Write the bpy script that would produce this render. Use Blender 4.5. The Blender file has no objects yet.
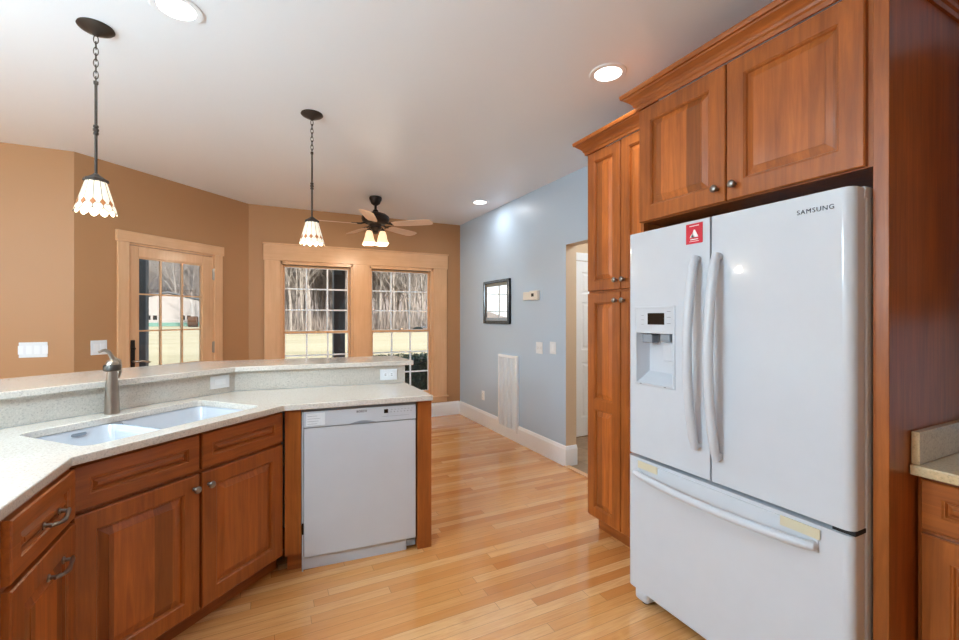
import bpy, bmesh, math, random
from mathutils import Vector, Matrix
random.seed(7)
SC = bpy.context.scene
COL = SC.collection
PI = math.pi

# ------------------------------------------------------------------ camera
CAM_H = 1.38
YAW = math.atan(214.5 / 435)
cam_d = bpy.data.cameras.new('camera')
cam_d.sensor_width = 36
cam_d.lens = 435 / 959 * 36
cam_d.shift_y = -3 / 959
cam_d.clip_start = 0.05
cam_d.clip_end = 1500
cam = bpy.data.objects.new('camera', cam_d)
COL.objects.link(cam)
cam.location = (0, 0, CAM_H)
cam.rotation_euler = (PI / 2, 0, -YAW)
SC.camera = cam

# ------------------------------------------------------------------ exposure, world, sun, daylight
SC.view_settings.view_transform = 'Standard'
SC.view_settings.look = 'None'
SC.view_settings.gamma = 1
SC.view_settings.use_curve_mapping = False
SC.view_settings.exposure = 0.2
world = bpy.data.worlds.new('sky')
SC.world = world
world.use_nodes = True
wn = world.node_tree
wn.nodes.clear()
wo = wn.nodes.new('ShaderNodeOutputWorld')
wb = wn.nodes.new('ShaderNodeBackground')
wtc = wn.nodes.new('ShaderNodeTexCoord')
wsep = wn.nodes.new('ShaderNodeSeparateXYZ')
wr = wn.nodes.new('ShaderNodeValToRGB')
wr.color_ramp.elements[0].position = 0.0
wr.color_ramp.elements[0].color = (0.90, 0.95, 1.0, 1)
wr.color_ramp.elements[1].position = 0.6
wr.color_ramp.elements[1].color = (0.66, 0.80, 1.0, 1)
wn.links.new(wtc.outputs['Generated'], wsep.inputs[0])
wn.links.new(wsep.outputs['Z'], wr.inputs[0])
wn.links.new(wr.outputs[0], wb.inputs[0])
wb.inputs[1].default_value = 1.9
wn.links.new(wb.outputs[0], wo.inputs[0])

sd = bpy.data.lights.new('sun', 'SUN')
sd.energy = 8.5
sd.angle = math.radians(0.6)
sd.color = (1.0, 0.96, 0.90)
sun = bpy.data.objects.new('sun', sd)
COL.objects.link(sun)
sun.location = (20, -40, 30)
sun.rotation_euler = Vector((-0.30, 0.95, -0.40)).to_track_quat('-Z', 'Y').to_euler()

def portal(loc, rot, sx, sy):
    d = bpy.data.lights.new('daylight', 'AREA')
    d.shape = 'RECTANGLE'; d.size = sx; d.size_y = sy
    d.cycles.is_portal = True
    o = bpy.data.objects.new('daylight', d)
    COL.objects.link(o); o.location = loc; o.rotation_euler = rot
portal((-3.78, 0.4, 1.45), (0, -PI / 2, 0), 1.7, 2.2)
portal((1.15, 5.9, 1.1), (-PI / 2, 0, 0), 2.3, 1.9)

CAN_W = 3.0     # watts of each recessed ceiling light
GLOBE_E = 98.0   # emission of the added unseen fill globes
PEND_W = 4.0
FAN_W = 3.5

# ------------------------------------------------------------------ node helpers
def srgb(r, g, b):
    def f(v):
        v /= 255
        return v / 12.92 if v <= 0.04045 else ((v + 0.055) / 1.055) ** 2.4
    return (f(r), f(g), f(b), 1)

class NT:
    def __init__(s, name):
        s.m = bpy.data.materials.new(name); s.m.use_nodes = True
        s.t = s.m.node_tree
        s.b = s.t.nodes['Principled BSDF']
    def n(s, kind, **kw):
        x = s.t.nodes.new(kind)
        for k, v in kw.items(): setattr(x, k, v)
        return x
    def l(s, a, b): s.t.links.new(a, b)
    def math(s, op, a, b=None):
        x = s.n('ShaderNodeMath', operation=op)
        for i, v in enumerate((a, b)):
            if v is None: continue
            if isinstance(v, (int, float)): x.inputs[i].default_value = v
            else: s.l(v, x.inputs[i])
        return x.outputs[0]
    def noise(s, vec, scale, detail=4, rough=0.6, dist=0):
        x = s.n('ShaderNodeTexNoise')
        x.inputs['Scale'].default_value = scale; x.inputs['Detail'].default_value = detail
        x.inputs['Roughness'].default_value = rough; x.inputs['Distortion'].default_value = dist
        if vec is not None: s.l(vec, x.inputs['Vector'])
        return x.outputs['Fac']
    def ramp(s, fac, stops):
        x = s.n('ShaderNodeValToRGB')
        e = x.color_ramp.elements
        while len(e) > 1: e.remove(e[-1])
        e[0].position, e[0].color = stops[0]
        for p, c in stops[1:]:
            q = e.new(p); q.color = c
        s.l(fac, x.inputs[0])
        return x.outputs[0]
    def mix(s, fac, a, b, mode='MIX'):
        x = s.n('ShaderNodeMix', data_type='RGBA', blend_type=mode)
        for i, v in ((0, fac), (6, a), (7, b)):
            if isinstance(v, (int, float)): x.inputs[i].default_value = v
            elif isinstance(v, tuple): x.inputs[i].default_value = v
            else: s.l(v, x.inputs[i])
        return x.outputs[2]
    def obj(s, scale=(1, 1, 1), rot=(0, 0, 0)):
        tc = s.n('ShaderNodeTexCoord'); mp = s.n('ShaderNodeMapping')
        mp.inputs['Scale'].default_value = scale; mp.inputs['Rotation'].default_value = rot
        s.l(tc.outputs['Object'], mp.inputs[0])
        return mp.outputs[0]
    def bump(s, h, strength, dist=0.002):
        x = s.n('ShaderNodeBump'); x.inputs['Strength'].default_value = strength
        x.inputs['Distance'].default_value = dist
        s.l(h, x.inputs['Height']); s.l(x.outputs[0], s.b.inputs['Normal'])
    def set(s, **kw):
        names = dict(color='Base Color', rough='Roughness', metal='Metallic', coat='Coat Weight', crough='Coat Roughness',
                     spec='Specular IOR Level', trans='Transmission Weight', emis='Emission Color', es='Emission Strength', sss='Subsurface Weight')
        for k, v in kw.items():
            i = s.b.inputs[names[k]]
            if isinstance(v, (int, float, tuple)): i.default_value = v
            else: s.l(v, i)

def mul(c, k): return (c[0] * k, c[1] * k, c[2] * k, 1)

def paint(name, col, rough=0.6, spec=0.4, var=0.04):
    t = NT(name)
    v = t.obj()
    c = t.mix(t.noise(v, 1.3, 3), mul(col, 1 - var), mul(col, 1 + var))
    t.set(color=c, rough=rough, spec=spec)
    t.bump(t.noise(v, 260, 2), 0.08, 0.001)
    return t.m

def plain(name, col, rough=0.4, metal=0.0, coat=0.0, spec=0.5):
    t = NT(name)
    c = t.mix(t.noise(t.obj(), 9, 2), mul(col, 0.97), mul(col, 1.03))
    t.set(color=c, rough=rough, metal=metal, coat=coat, spec=spec)
    return t.m

def wood(name, light, dark, axis='z', stave=0.0, rough=0.36, coat=0.12, blotch=0.5):
    t = NT(name)
    sc = {'z': (14, 14, 0.9), 'x': (0.9, 14, 14), 'y': (14, 0.9, 14)}[axis]
    g = t.noise(t.obj(sc), 3.0, 6, 0.62, 0.6)
    fine = t.noise(t.obj(tuple(k * 5 for k in sc)), 4.0, 3, 0.6)
    c = t.ramp(g, [(0.32, dark), (0.5, mul(tuple((a + b) / 2 for a, b in zip(light, dark)), 1.0)), (0.68, light)])
    c = t.mix(t.math('MULTIPLY', fine, 0.35), c, mul(dark, 0.75))
    b = t.noise(t.obj((2.2, 2.2, 1.2)), 2.5, 3, 0.5)
    c = t.mix(blotch, c, t.mix(b, mul(dark, 0.9), mul(light, 1.12)), 'MIX')
    if stave:
        tc = t.n('ShaderNodeTexCoord'); sp = t.n('ShaderNodeSeparateXYZ'); t.l(tc.outputs['Object'], sp.inputs[0])
        k = t.math('FLOOR', t.math('DIVIDE', sp.outputs[0 if axis == 'z' else 2], stave))
        w = t.n('ShaderNodeTexWhiteNoise', noise_dimensions='1D'); t.l(k, w.inputs['W'])
        v = t.math('ADD', t.math('MULTIPLY', w.outputs['Value'], 0.70), 0.68)
        cc = t.n('ShaderNodeCombineColor')
        for i in range(3): t.l(v, cc.inputs[i])
        c = t.mix(1.0, c, cc.outputs[0], 'MULTIPLY')
    t.set(color=c, rough=rough, coat=coat, crough=0.15)
    t.bump(fine, 0.05, 0.001)
    return t.m

M = {}
M['ceiling'] = paint('ceiling_paint', srgb(242, 247, 253), 0.40, 0.5, 0.01)
M['tan'] = paint('tan_wall_paint', srgb(184, 137, 95), 0.5, 0.4, 0.02)
M['beige'] = paint('hall_beige_paint', srgb(216, 192, 162), 0.5, 0.4, 0.02)
M['blue'] = paint('blue_wall_paint', srgb(188, 208, 227), 0.40, 0.45, 0.02)
M['white_trim'] = plain('white_trim_paint', srgb(244, 248, 252), 0.4)
M['cherry'] = wood('cherry_wood', srgb(198, 112, 46), srgb(110, 52, 15), 'z')
M['cherry_panel'] = wood('cherry_staved_panel', srgb(202, 116, 50), srgb(118, 56, 17), 'z', 0.07)
M['cherry_x'] = wood('cherry_wood_crosswise', srgb(198, 112, 46), srgb(110, 52, 15), 'x')
M['pine'] = wood('light_maple_trim', srgb(236, 190, 146), srgb(216, 164, 118), 'z', rough=0.35, coat=0.15)
M['pine_x'] = wood('light_maple_trim_crosswise', srgb(236, 190, 146), srgb(216, 164, 118), 'x', rough=0.35, coat=0.15)
M['blade'] = wood('fan_blade_maple', srgb(246, 212, 184), srgb(226, 186, 158), 'x', rough=0.35)
M['appliance'] = plain('white_enamel', srgb(208, 214, 222), 0.16, coat=0.4)
M['appliance_mat'] = plain('white_plastic', srgb(206, 211, 219), 0.35)
M['grey_plastic'] = plain('grey_plastic', srgb(140, 148, 158), 0.4)
M['dark_gap'] = plain('dark_gap', srgb(28, 26, 26), 0.7)
M['black'] = plain('black_gloss', srgb(12, 12, 14), 0.15)
M['bronze'] = plain('dark_bronze', srgb(58, 50, 46), 0.4, 0.75)
M['iron'] = plain('dark_iron', srgb(70, 62, 56), 0.45, 0.7)
M['pewter'] = plain('pewter_metal', srgb(150, 144, 138), 0.3, 1.0)
M['nickel'] = plain('brushed_nickel', srgb(168, 160, 150), 0.3, 1.0)
M['chrome'] = plain('chrome_letters', srgb(70, 74, 84), 0.25, 0.8)
M['gunmetal'] = plain('gunmetal_ring', srgb(84, 80, 76), 0.4, 0.9)
M['sink'] = plain('white_sink_composite', srgb(206, 211, 218), 0.2, coat=0.3)
M['plate'] = plain('white_switch_plate', srgb(236, 240, 244), 0.5, spec=0.3)
M['ivory'] = plain('ivory_plastic', srgb(232, 226, 214), 0.4)
M['white_letter'] = plain('white_print', srgb(244, 240, 240), 0.5)
M['grey_letter'] = plain('grey_print', srgb(90, 94, 102), 0.5)
M['red'] = plain('red_sticker', srgb(205, 40, 60), 0.35)
M['tape'] = plain('cream_tape', srgb(216, 206, 178), 0.5)
M['post'] = plain('charcoal_post_paint', srgb(58, 64, 76), 0.6)
M['mirror'] = plain('mirror_glass', (0.95, 0.97, 0.96, 1), 0.02, 1.0)
M['silver'] = plain('silver_frame_bevel', srgb(150, 150, 150), 0.3, 0.9)
M['tin'] = plain('porch_ceiling_paint', srgb(220, 220, 218), 0.6)
M['concrete'] = paint('concrete', srgb(150, 148, 142), 0.8, 0.2, 0.1)
M['roofing'] = plain('grey_roofing', srgb(90, 90, 94), 0.8)

def speckle(name, base, warm=0.0):
    t = NT(name)
    v = t.obj()
    a = t.noise(v, 130, 3, 0.7)
    c = t.ramp(a, [(0.30, mul(base, 0.78)), (0.43, mul(base, 0.95)), (0.55, base), (0.68, mul(base, 1.10))])
    vo = t.n('ShaderNodeTexVoronoi'); vo.inputs['Scale'].default_value = 210; t.l(v, vo.inputs['Vector'])
    w = t.n('ShaderNodeSeparateColor'); t.l(vo.outputs['Color'], w.inputs[0])
    dark = t.math('GREATER_THAN', w.outputs[0], 0.9)
    c = t.mix(t.math('MULTIPLY', dark, 0.28), c, mul(base, 0.4))
    t.set(color=c, rough=0.22, coat=0.6, crough=0.04)
    return t.m
CROWN_K = .84
M['counter'] = speckle('speckled_quartz', srgb(222, 216, 206))
M['splash'] = speckle('speckled_quartz_splash', srgb(206, 200, 190))
M['counter_warm'] = speckle('speckled_quartz_beige', srgb(214, 190, 150))

def glassy(name):
    t = NT(name)
    nt = t.t; nt.nodes.remove(t.b)
    out = [n for n in nt.nodes if n.type == 'OUTPUT_MATERIAL'][0]
    tr = t.n('ShaderNodeBsdfTransparent'); gl = t.n('ShaderNodeBsdfGlossy'); gl.inputs['Roughness'].default_value = 0.0
    tr.inputs[0].default_value = (0.95, 0.97, 0.96, 1)
    lw = t.n('ShaderNodeFresnel'); lw.inputs[0].default_value = 1.45
    mx = t.n('ShaderNodeMixShader')
    t.l(lw.outputs[0], mx.inputs[0]); t.l(tr.outputs[0], mx.inputs[1]); t.l(gl.outputs[0], mx.inputs[2]); t.l(mx.outputs[0], out.inputs[0])
    return t.m
M['glass'] = glassy('window_glass')

def glow(name, col, strength, base=None):
    t = NT(name)
    t.set(color=base or col, emis=col, es=strength, rough=0.3)
    return t.m
M['bulb'] = glow('lamp_bulb_glow', (1.0, 0.93, 0.82, 1), 14)
M['can'] = glow('recessed_lamp_glow', (1.0, 0.97, 0.92, 1), 9)
M['globe'] = glow('fill_globe_glow', (.64, .86, 1.0, 1), GLOBE_E)
M['cream_glass'] = glow('lit_cream_art_glass', (1.0, 0.93, 0.80, 1), 0.7, srgb(190, 178, 150))
M['amber_glass'] = glow('lit_amber_art_glass', (0.80, 0.36, 0.10, 1), 0.30, srgb(150, 84, 40))
M['fan_glass'] = glow('lit_frosted_amber_glass', (1.0, 0.74, 0.48, 1), 0.75, srgb(245, 215, 170))

def floor_mat():
    t = NT('oak_strip_floor')
    tc = t.n('ShaderNodeTexCoord'); sp = t.n('ShaderNodeSeparateXYZ'); t.l(tc.outputs['Object'], sp.inputs[0])
    W, L = 0.058, 0.95
    yr = t.math('DIVIDE', sp.outputs[1], W); row = t.math('FLOOR', yr)
    w1 = t.n('ShaderNodeTexWhiteNoise', noise_dimensions='1D'); t.l(row, w1.inputs['W'])
    xo = t.math('ADD', t.math('DIVIDE', sp.outputs[0], L), t.math('MULTIPLY', w1.outputs['Value'], 7.3))
    colid = t.math('FLOOR', xo)
    cb = t.n('ShaderNodeCombineXYZ'); t.l(row, cb.inputs[0]); t.l(colid, cb.inputs[1])
    w2 = t.n('ShaderNodeTexWhiteNoise', noise_dimensions='2D'); t.l(cb.outputs[0], w2.inputs['Vector'])
    base = t.ramp(w2.outputs['Value'], [(0.0, srgb(200, 126, 64)), (0.3, srgb(220, 154, 88)), (0.65, srgb(230, 170, 104)), (1.0, srgb(242, 192, 134))])
    # grain, shifted per board
    sh = t.n('ShaderNodeCombineXYZ'); t.l(t.math('MULTIPLY', w2.outputs['Value'], 37.0), sh.inputs[1])
    ad = t.n('ShaderNodeVectorMath', operation='ADD'); t.l(t.obj((1.6, 26, 1)), ad.inputs[0]); t.l(sh.outputs[0], ad.inputs[1])
    g = t.noise(ad.outputs[0], 2.2, 6, 0.65, 1.2)
    c = t.mix(t.ramp(g, [(0.35, (0, 0, 0, 1)), (0.62, (1, 1, 1, 1))]), mul(srgb(196, 122, 62), 1), base)
    c = t.mix(0.55, c, base)
    fy = t.math('FRACT', yr); fx = t.math('FRACT', xo)
    ey = t.math('LESS_THAN', t.math('MINIMUM', fy, t.math('SUBTRACT', 1, fy)), 0.018)
    ex = t.math('LESS_THAN', t.math('MINIMUM', fx, t.math('SUBTRACT', 1, fx)), 0.0013)
    e = t.math('MAXIMUM', ey, ex)
    c = t.mix(t.math('MULTIPLY', e, 0.55), c, srgb(120, 66, 30))
    t.set(color=c, rough=t.math('ADD', 0.13, t.math('MULTIPLY', g, 0.10)), coat=0.5, crough=0.06)
    t.bump(t.math('MULTIPLY', e, -1.0), 0.25, 0.001)
    return t.m
M['oak'] = floor_mat()

def tile_mat():
    t = NT('hall_stone_tile')
    br = t.n('ShaderNodeTexBrick'); br.offset = 0
    br.inputs['Scale'].default_value = 1; br.inputs['Brick Width'].default_value = 0.3; br.inputs['Row Height'].default_value = 0.3
    br.inputs['Mortar Size'].default_value = 0.005
    br.inputs['Color1'].default_value = srgb(168, 140, 112); br.inputs['Color2'].default_value = srgb(140, 116, 94); br.inputs['Mortar'].default_value = srgb(110, 94, 80)
    t.l(t.obj(), br.inputs[0])
    c = t.mix(0.4, br.outputs[0], t.ramp(t.noise(t.obj(), 9, 5), [(0.3, srgb(120, 98, 78)), (0.7, srgb(186, 160, 130))]))
    t.set(color=c, rough=0.4)
    return t.m
M['tile'] = tile_mat()

def lawn_mat():
    t = NT('dry_winter_lawn')
    v = t.obj((1, 1, 1))
    a = t.noise(t.obj((0.05, 0.22, 1)), 1.0, 6, 0.65)
    b = t.noise(v, 6, 5, 0.7)
    c = t.ramp(a, [(0.3, srgb(158, 144, 112)), (0.5, srgb(180, 164, 134)), (0.7, srgb(192, 176, 148))])
    c = t.mix(0.35, c, t.ramp(b, [(0.3, srgb(140, 126, 96)), (0.7, srgb(202, 186, 156))]))
    t.set(color=c, rough=0.95, spec=0.1)
    return t.m
M['lawn'] = lawn_mat()

def bark(name, a, b):
    t = NT(name)
    c = t.ramp(t.noise(t.obj((3, 3, 0.7)), 2, 5), [(0.3, a), (0.7, b)])
    t.set(color=c, rough=0.9, spec=0.1)
    return t.m
M['bark'] = bark('pale_bark', srgb(112, 100, 92), srgb(160, 150, 142))
M['bark2'] = bark('grey_brown_bark', srgb(108, 95, 88), srgb(152, 139, 131))
M['hill'] = bark('wooded_hill_leaf_litter', srgb(124, 108, 100), srgb(150, 135, 126))
M['barn'] = plain('white_metal_siding', srgb(138, 130, 127), 0.5)
M['barn_teal'] = plain('teal_siding_base', srgb(80, 116, 104), 0.6)
M['hedge'] = plain('dark_evergreen_leaf', srgb(30, 66, 40), 0.6)
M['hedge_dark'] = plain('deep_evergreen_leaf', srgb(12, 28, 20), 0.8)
M['barn_pink'] = plain('pale_pink_siding', srgb(190, 160, 152), 0.7)
M['hay'] = bark('brown_round_bale', srgb(70, 48, 38), srgb(104, 76, 60))

# ------------------------------------------------------------------ mesh helpers
class MB:
    """collects shapes, then links them as ONE mesh object"""
    def __init__(s): s.bm = bmesh.new(); s.smooth = False
    def box(s, x0, x1, y0, y1, z0, z1, mi=0):
        x0, x1 = sorted((x0, x1)); y0, y1 = sorted((y0, y1)); z0, z1 = sorted((z0, z1))
        v = [s.bm.verts.new(p) for p in ((x0, y0, z0), (x1, y0, z0), (x1, y1, z0), (x0, y1, z0), (x0, y0, z1), (x1, y0, z1), (x1, y1, z1), (x0, y1, z1))]
        for f in ((3, 2, 1, 0), (4, 5, 6, 7), (0, 1, 5, 4), (1, 2, 6, 5), (2, 3, 7, 6), (3, 0, 4, 7)):
            s.bm.faces.new([v[i] for i in f]).material_index = mi
        return s
    def prism(s, pts, z0, z1, hole=None):
        """pts: CCW xy outline"""
        if hole is None:
            b = [s.bm.verts.new((p[0], p[1], z0)) for p in pts]; t = [s.bm.verts.new((p[0], p[1], z1)) for p in pts]
            s.bm.faces.new(list(reversed(b))); s.bm.faces.new(t)
            n = len(pts)
            for i in range(n): s.bm.faces.new((b[i], b[(i + 1) % n], t[(i + 1) % n], t[i]))
            return s
        for z, flip in ((z0, True), (z1, False)):
            es = []
            for loop in (pts, hole):
                vs = [s.bm.verts.new((p[0], p[1], z)) for p in loop]
                es += [s.bm.edges.new((vs[i], vs[(i + 1) % len(vs)])) for i in range(len(vs))]
            r = bmesh.ops.triangle_fill(s.bm, use_beauty=True, use_dissolve=False, edges=es, normal=(0, 0, 1))
            for f in r['geom']:
                if isinstance(f, bmesh.types.BMFace):
                    f.normal_update()
                    if (f.normal.z < 0) != flip: f.normal_flip()
        for loop, inner in ((pts, False), (hole, True)):
            b = [s.bm.verts.new((p[0], p[1], z0)) for p in loop]; t = [s.bm.verts.new((p[0], p[1], z1)) for p in loop]
            n = len(loop)
            for i in range(n):
                q = (b[i], b[(i + 1) % n], t[(i + 1) % n], t[i])
                s.bm.faces.new(tuple(reversed(q)) if inner else q)
        bmesh.ops.remove_doubles(s.bm, verts=s.bm.verts, dist=1e-5)
        return s
    def tube(s, pts, r, seg=10, cap=True, closed=False):
        pts = [Vector(p) for p in pts]; n = len(pts)
        rs = r if isinstance(r, (list, tuple)) else [r] * n
        rings = []; up = None
        for i in range(n):
            if closed: d = (pts[(i + 1) % n] - pts[i - 1])
            else: d = pts[min(i + 1, n - 1)] - pts[max(i - 1, 0)]
            d.normalize()
            if up is None:
                up = Vector((0, 0, 1)) if abs(d.z) < 0.9 else Vector((1, 0, 0))
            a = d.cross(up)
            if a.length < 1e-4: a = d.cross(Vector((0.3, 1, 0.2)))
            a.normalize(); b = a.cross(d).normalized(); up = b
            rings.append([s.bm.verts.new(pts[i] + (a * math.cos(2 * PI * k / seg) + b * math.sin(2 * PI * k / seg)) * rs[i]) for k in range(seg)])
        for i in range(n if closed else n - 1):
            A, B = rings[i], rings[(i + 1) % n]
            for k in range(seg): s.bm.faces.new((A[k], A[(k + 1) % seg], B[(k + 1) % seg], B[k]))
        if cap and not closed:
            s.bm.faces.new(list(reversed(rings[0]))); s.bm.faces.new(rings[-1])
        s.smooth = True
        return s
    def lathe(s, prof, seg=32, c=(0, 0, 0), axis='z', closed=False):
        """prof: (radius, height) pairs"""
        rings = []
        for r, h in prof:
            ring = []
            for k in range(seg):
                a = 2 * PI * k / seg; p = (r * math.cos(a), r * math.sin(a), h)
                if axis == '-y': p = (p[0], -h, p[1])
                if axis == 'x': p = (h, p[0], p[1])
                ring.append(s.bm.verts.new((p[0] + c[0], p[1] + c[1], p[2] + c[2])))
            rings.append(ring)
        m = len(rings)
        for i in range(m if closed else m - 1):
            A, B = rings[i], rings[(i + 1) % m]
            for k in range(seg): s.bm.faces.new((A[k], A[(k + 1) % seg], B[(k + 1) % seg], B[k]))
        if not closed:
            for R in (rings[0], rings[-1]):
                try: s.bm.faces.new(R)
                except ValueError: pass
        bmesh.ops.remove_doubles(s.bm, verts=s.bm.verts, dist=1e-6)
        s.smooth = True
        return s
    def rings_y(s, rects, cap0=False, cap1=False):
        """rects: list of (x0,x1,z0,z1,y) loops joined in turn"""
        L = [[s.bm.verts.new(p) for p in ((x0, y, z0), (x1, y, z0), (x1, y, z1), (x0, y, z1))] for x0, x1, z0, z1, y in rects]
        for A, B in zip(L, L[1:]):
            for k in range(4): s.bm.faces.new((A[k], A[(k + 1) % 4], B[(k + 1) % 4], B[k]))
        if cap0: s.bm.faces.new(list(reversed(L[0])))
        if cap1: s.bm.faces.new(L[-1])
        return s
    def sweep(s, prof, path, side=1):
        """prof: (out, z) closed outline, path: xy points; 'out' is to the right of travel when side = 1"""
        P = [Vector((p[0], p[1])) for p in path]; n = len(P); R = []
        for i in range(n):
            dirs = []
            if i > 0: dirs.append((P[i] - P[i - 1]).normalized())
            if i < n - 1: dirs.append((P[i + 1] - P[i]).normalized())
            ns = [Vector((d.y, -d.x)) * side for d in dirs]
            if len(ns) == 1: mv = ns[0]
            else:
                mv = (ns[0] + ns[1]); mv.normalize(); mv = mv / max(0.2, mv.dot(ns[0]))
            R.append([s.bm.verts.new((P[i].x + mv.x * o, P[i].y + mv.y * o, z)) for o, z in prof])
        m = len(prof)
        for A, B in zip(R, R[1:]):
            for k in range(m): s.bm.faces.new((A[k], A[(k + 1) % m], B[(k + 1) % m], B[k]))
        s.bm.faces.new(R[0]); s.bm.faces.new(list(reversed(R[-1])))
        return s
    def build(s, name, mats, parent=None, bevel=0.0, loc=None, recalc=True, smooth=None, seg=2):
        if recalc: bmesh.ops.recalc_face_normals(s.bm, faces=s.bm.faces)
        me = bpy.data.meshes.new(name); s.bm.to_mesh(me); s.bm.free()
        for m in (mats if isinstance(mats, (list, tuple)) else [mats]): me.materials.append(m)
        o = bpy.data.objects.new(name, me); COL.objects.link(o)
        if parent: o.parent = parent
        if loc: o.location = loc
        sm = s.smooth if smooth is None else smooth
        if sm:
            me.shade_smooth(); me.set_sharp_from_angle(angle=math.radians(38))
        if bevel:
            b = o.modifiers.new('edge', 'BEVEL'); b.width = bevel; b.segments = seg; b.limit_method = 'ANGLE'; b.angle_limit = math.radians(40)
        return o

def tag(o, label=None, cat=None, group=None, kind=None):
    if label: o['label'] = label
    if cat: o['category'] = cat
    if group: o['group'] = group
    if kind: o['kind'] = kind
    return o
def thing(name, label, cat, loc=(0, 0, 0), rotz=0, group=None):
    o = bpy.data.objects.new(name, None); COL.objects.link(o)
    o.location = loc; o.rotation_euler = (0, 0, rotz); o.empty_display_size = 0.1
    return tag(o, label, cat, group)
def kids(o): return [c for c in COL.objects if c.parent == o]
def copy_tree(o, parent=None):
    ch = kids(o)
    c = o.copy(); COL.objects.link(c)
    if parent: c.parent = parent
    for k in ch: copy_tree(k, c)
    return c
def lettering(txt, size, mat, name, parent, loc, rot=(PI / 2, 0, 0), depth=0.0006, spacing=1.0, bold=0.0):
    cu = bpy.data.curves.new('tmp', 'FONT'); cu.body = txt; cu.size = size; cu.extrude = depth
    cu.align_x = 'CENTER'; cu.align_y = 'CENTER'; cu.space_character = spacing; cu.offset = bold
    t = bpy.data.objects.new('tmp', cu); COL.objects.link(t)
    dg = bpy.context.evaluated_depsgraph_get()
    me = bpy.data.meshes.new_from_object(t.evaluated_get(dg))
    bpy.data.objects.remove(t); me.materials.clear(); me.materials.append(mat)
    o = bpy.data.objects.new(name, me); COL.objects.link(o); o.parent = parent; o.location = loc; o.rotation_euler = rot
    return o

# ------------------------------------------------------------------ room shell
CEIL = 2.69
GZ = -0.6
def struct(o, label=None):
    o['kind'] = 'structure'
    if label: o['label'] = label
    return o
struct(MB().prism([(-3.6, -2.4), (2.5, -2.4), (2.5, 5.72), (-3.6, 5.72)], -0.12, 0).build('floor', M['oak']), 'glossy honey oak strip floor')
struct(MB().box(2.5, 4.3, 1.0, 4.1, -0.12, 0.0).build('floor_hall', M['tile']), 'brown stone tile floor of the hall')
struct(MB().box(2.475, 2.53, 2.32, 3.26, 0.0005, 0.009).build('trim_1', M['pine_x'], bevel=0.003), 'oak threshold strip at the hall opening')
struct(MB().box(-3.8, 4.4, -2.6, 6.0, CEIL, CEIL + 0.12).build('ceiling', M['ceiling']), 'flat white painted ceiling')

def wall_along(name, a, b, thick, mat, holes=(), z1=CEIL, label=None, mats=None):
    """wall from a to b (room on the right of a->b... built behind the line), holes: (u0,u1,z0,z1)"""
    a = Vector((a[0], a[1])); b = Vector((b[0], b[1])); L = (b - a).length; ang = math.atan2((b - a).y, (b - a).x)
    us = sorted({0, L, *[h[0] for h in holes], *[h[1] for h in holes]}); zs = sorted({0, z1, *[h[2] for h in holes], *[h[3] for h in holes]})
    m = MB()
    for i in range(len(us) - 1):
        # merge vertical cells where possible
        col = []
        for j in range(len(zs) - 1):
            uc, zc = (us[i] + us[i + 1]) / 2, (zs[j] + zs[j + 1]) / 2
            if any(h[0] < uc < h[1] and h[2] < zc < h[3] for h in holes): continue
            col.append((zs[j], zs[j + 1]))
        run = []
        for c in col:
            if run and abs(run[-1][1] - c[0]) < 1e-6: run[-1] = (run[-1][0], c[1])
            else: run.append(c)
        for z0, zz in run: m.box(us[i], us[i + 1], 0, thick, z0, zz)
    bmesh.ops.remove_doubles(m.bm, verts=m.bm.verts, dist=1e-5)
    o = m.build(name, mat)
    o.location = (a.x, a.y, 0); o.rotation_euler = (0, 0, ang)
    return struct(o, label)

BW_X0 = -0.17
wall_back = wall_along('wall_back', (BW_X0, 5.70), (2.5, 5.70), 0.16, M['tan'],
    holes=[(0.185 - BW_X0, 0.985 - BW_X0, 0.30, 2.01), (1.235 - BW_X0, 2.065 - BW_X0, 0.30, 2.01)], label='tan wall with the double window')
D0 = Vector((-1.356, 4.51)); D1 = Vector((-0.17, 5.70)); DL = (D1 - D0).length; DA = math.atan2(1.19, 1.186)
wall_along('wall_diagonal', D0, D1, 0.16, M['tan'], holes=[(0.385, 1.235, 0, 2.035)], label='angled tan wall with the glazed door')
wall_along('wall_left', (-3.6, 4.51), D0, 0.16, M['tan'], label='tan wall behind the breakfast bar')
wall_along('wall_side', (-3.6, -2.4), (-3.6, 4.51), 0.16, M['tan'], holes=[(1.7, 3.9, 0.6, 2.3)], label='tan wall out of view on the left')
wall_along('wall_rear', (2.5, -2.4), (-3.6, -2.4), 0.16, M['tan'], label='tan wall behind the camera')
# blue wall: faces -X blue, everything else tan
m = MB()
for y0, y1, z0, z1 in ((-2.4, 2.30, 0, CEIL), (2.30, 3.26, 2.05, CEIL), (3.26, 5.70, 0, CEIL)):
    m.box(2.5, 2.62, y0, y1, z0, z1)
m.bm.normal_update()
for f in m.bm.faces: f.material_index = 0 if f.normal.x < -0.9 else 1
struct(m.build('wall_right', [M['blue'], M['beige']], recalc=False), 'pale blue wall with a hall opening')
struct(MB().box(2.62, 4.3, 4.0, 4.12, 0, CEIL).build('wall_hall', M['beige']), 'tan wall at the end of the hall')
struct(MB().box(4.3, 4.42, 0.9, 4.12, 0, CEIL).build('wall_hall_side', M['beige']))
struct(MB().box(2.62, 4.42, 0.8, 0.92, 0, CEIL).build('wall_hall_near', M['beige']))
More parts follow.
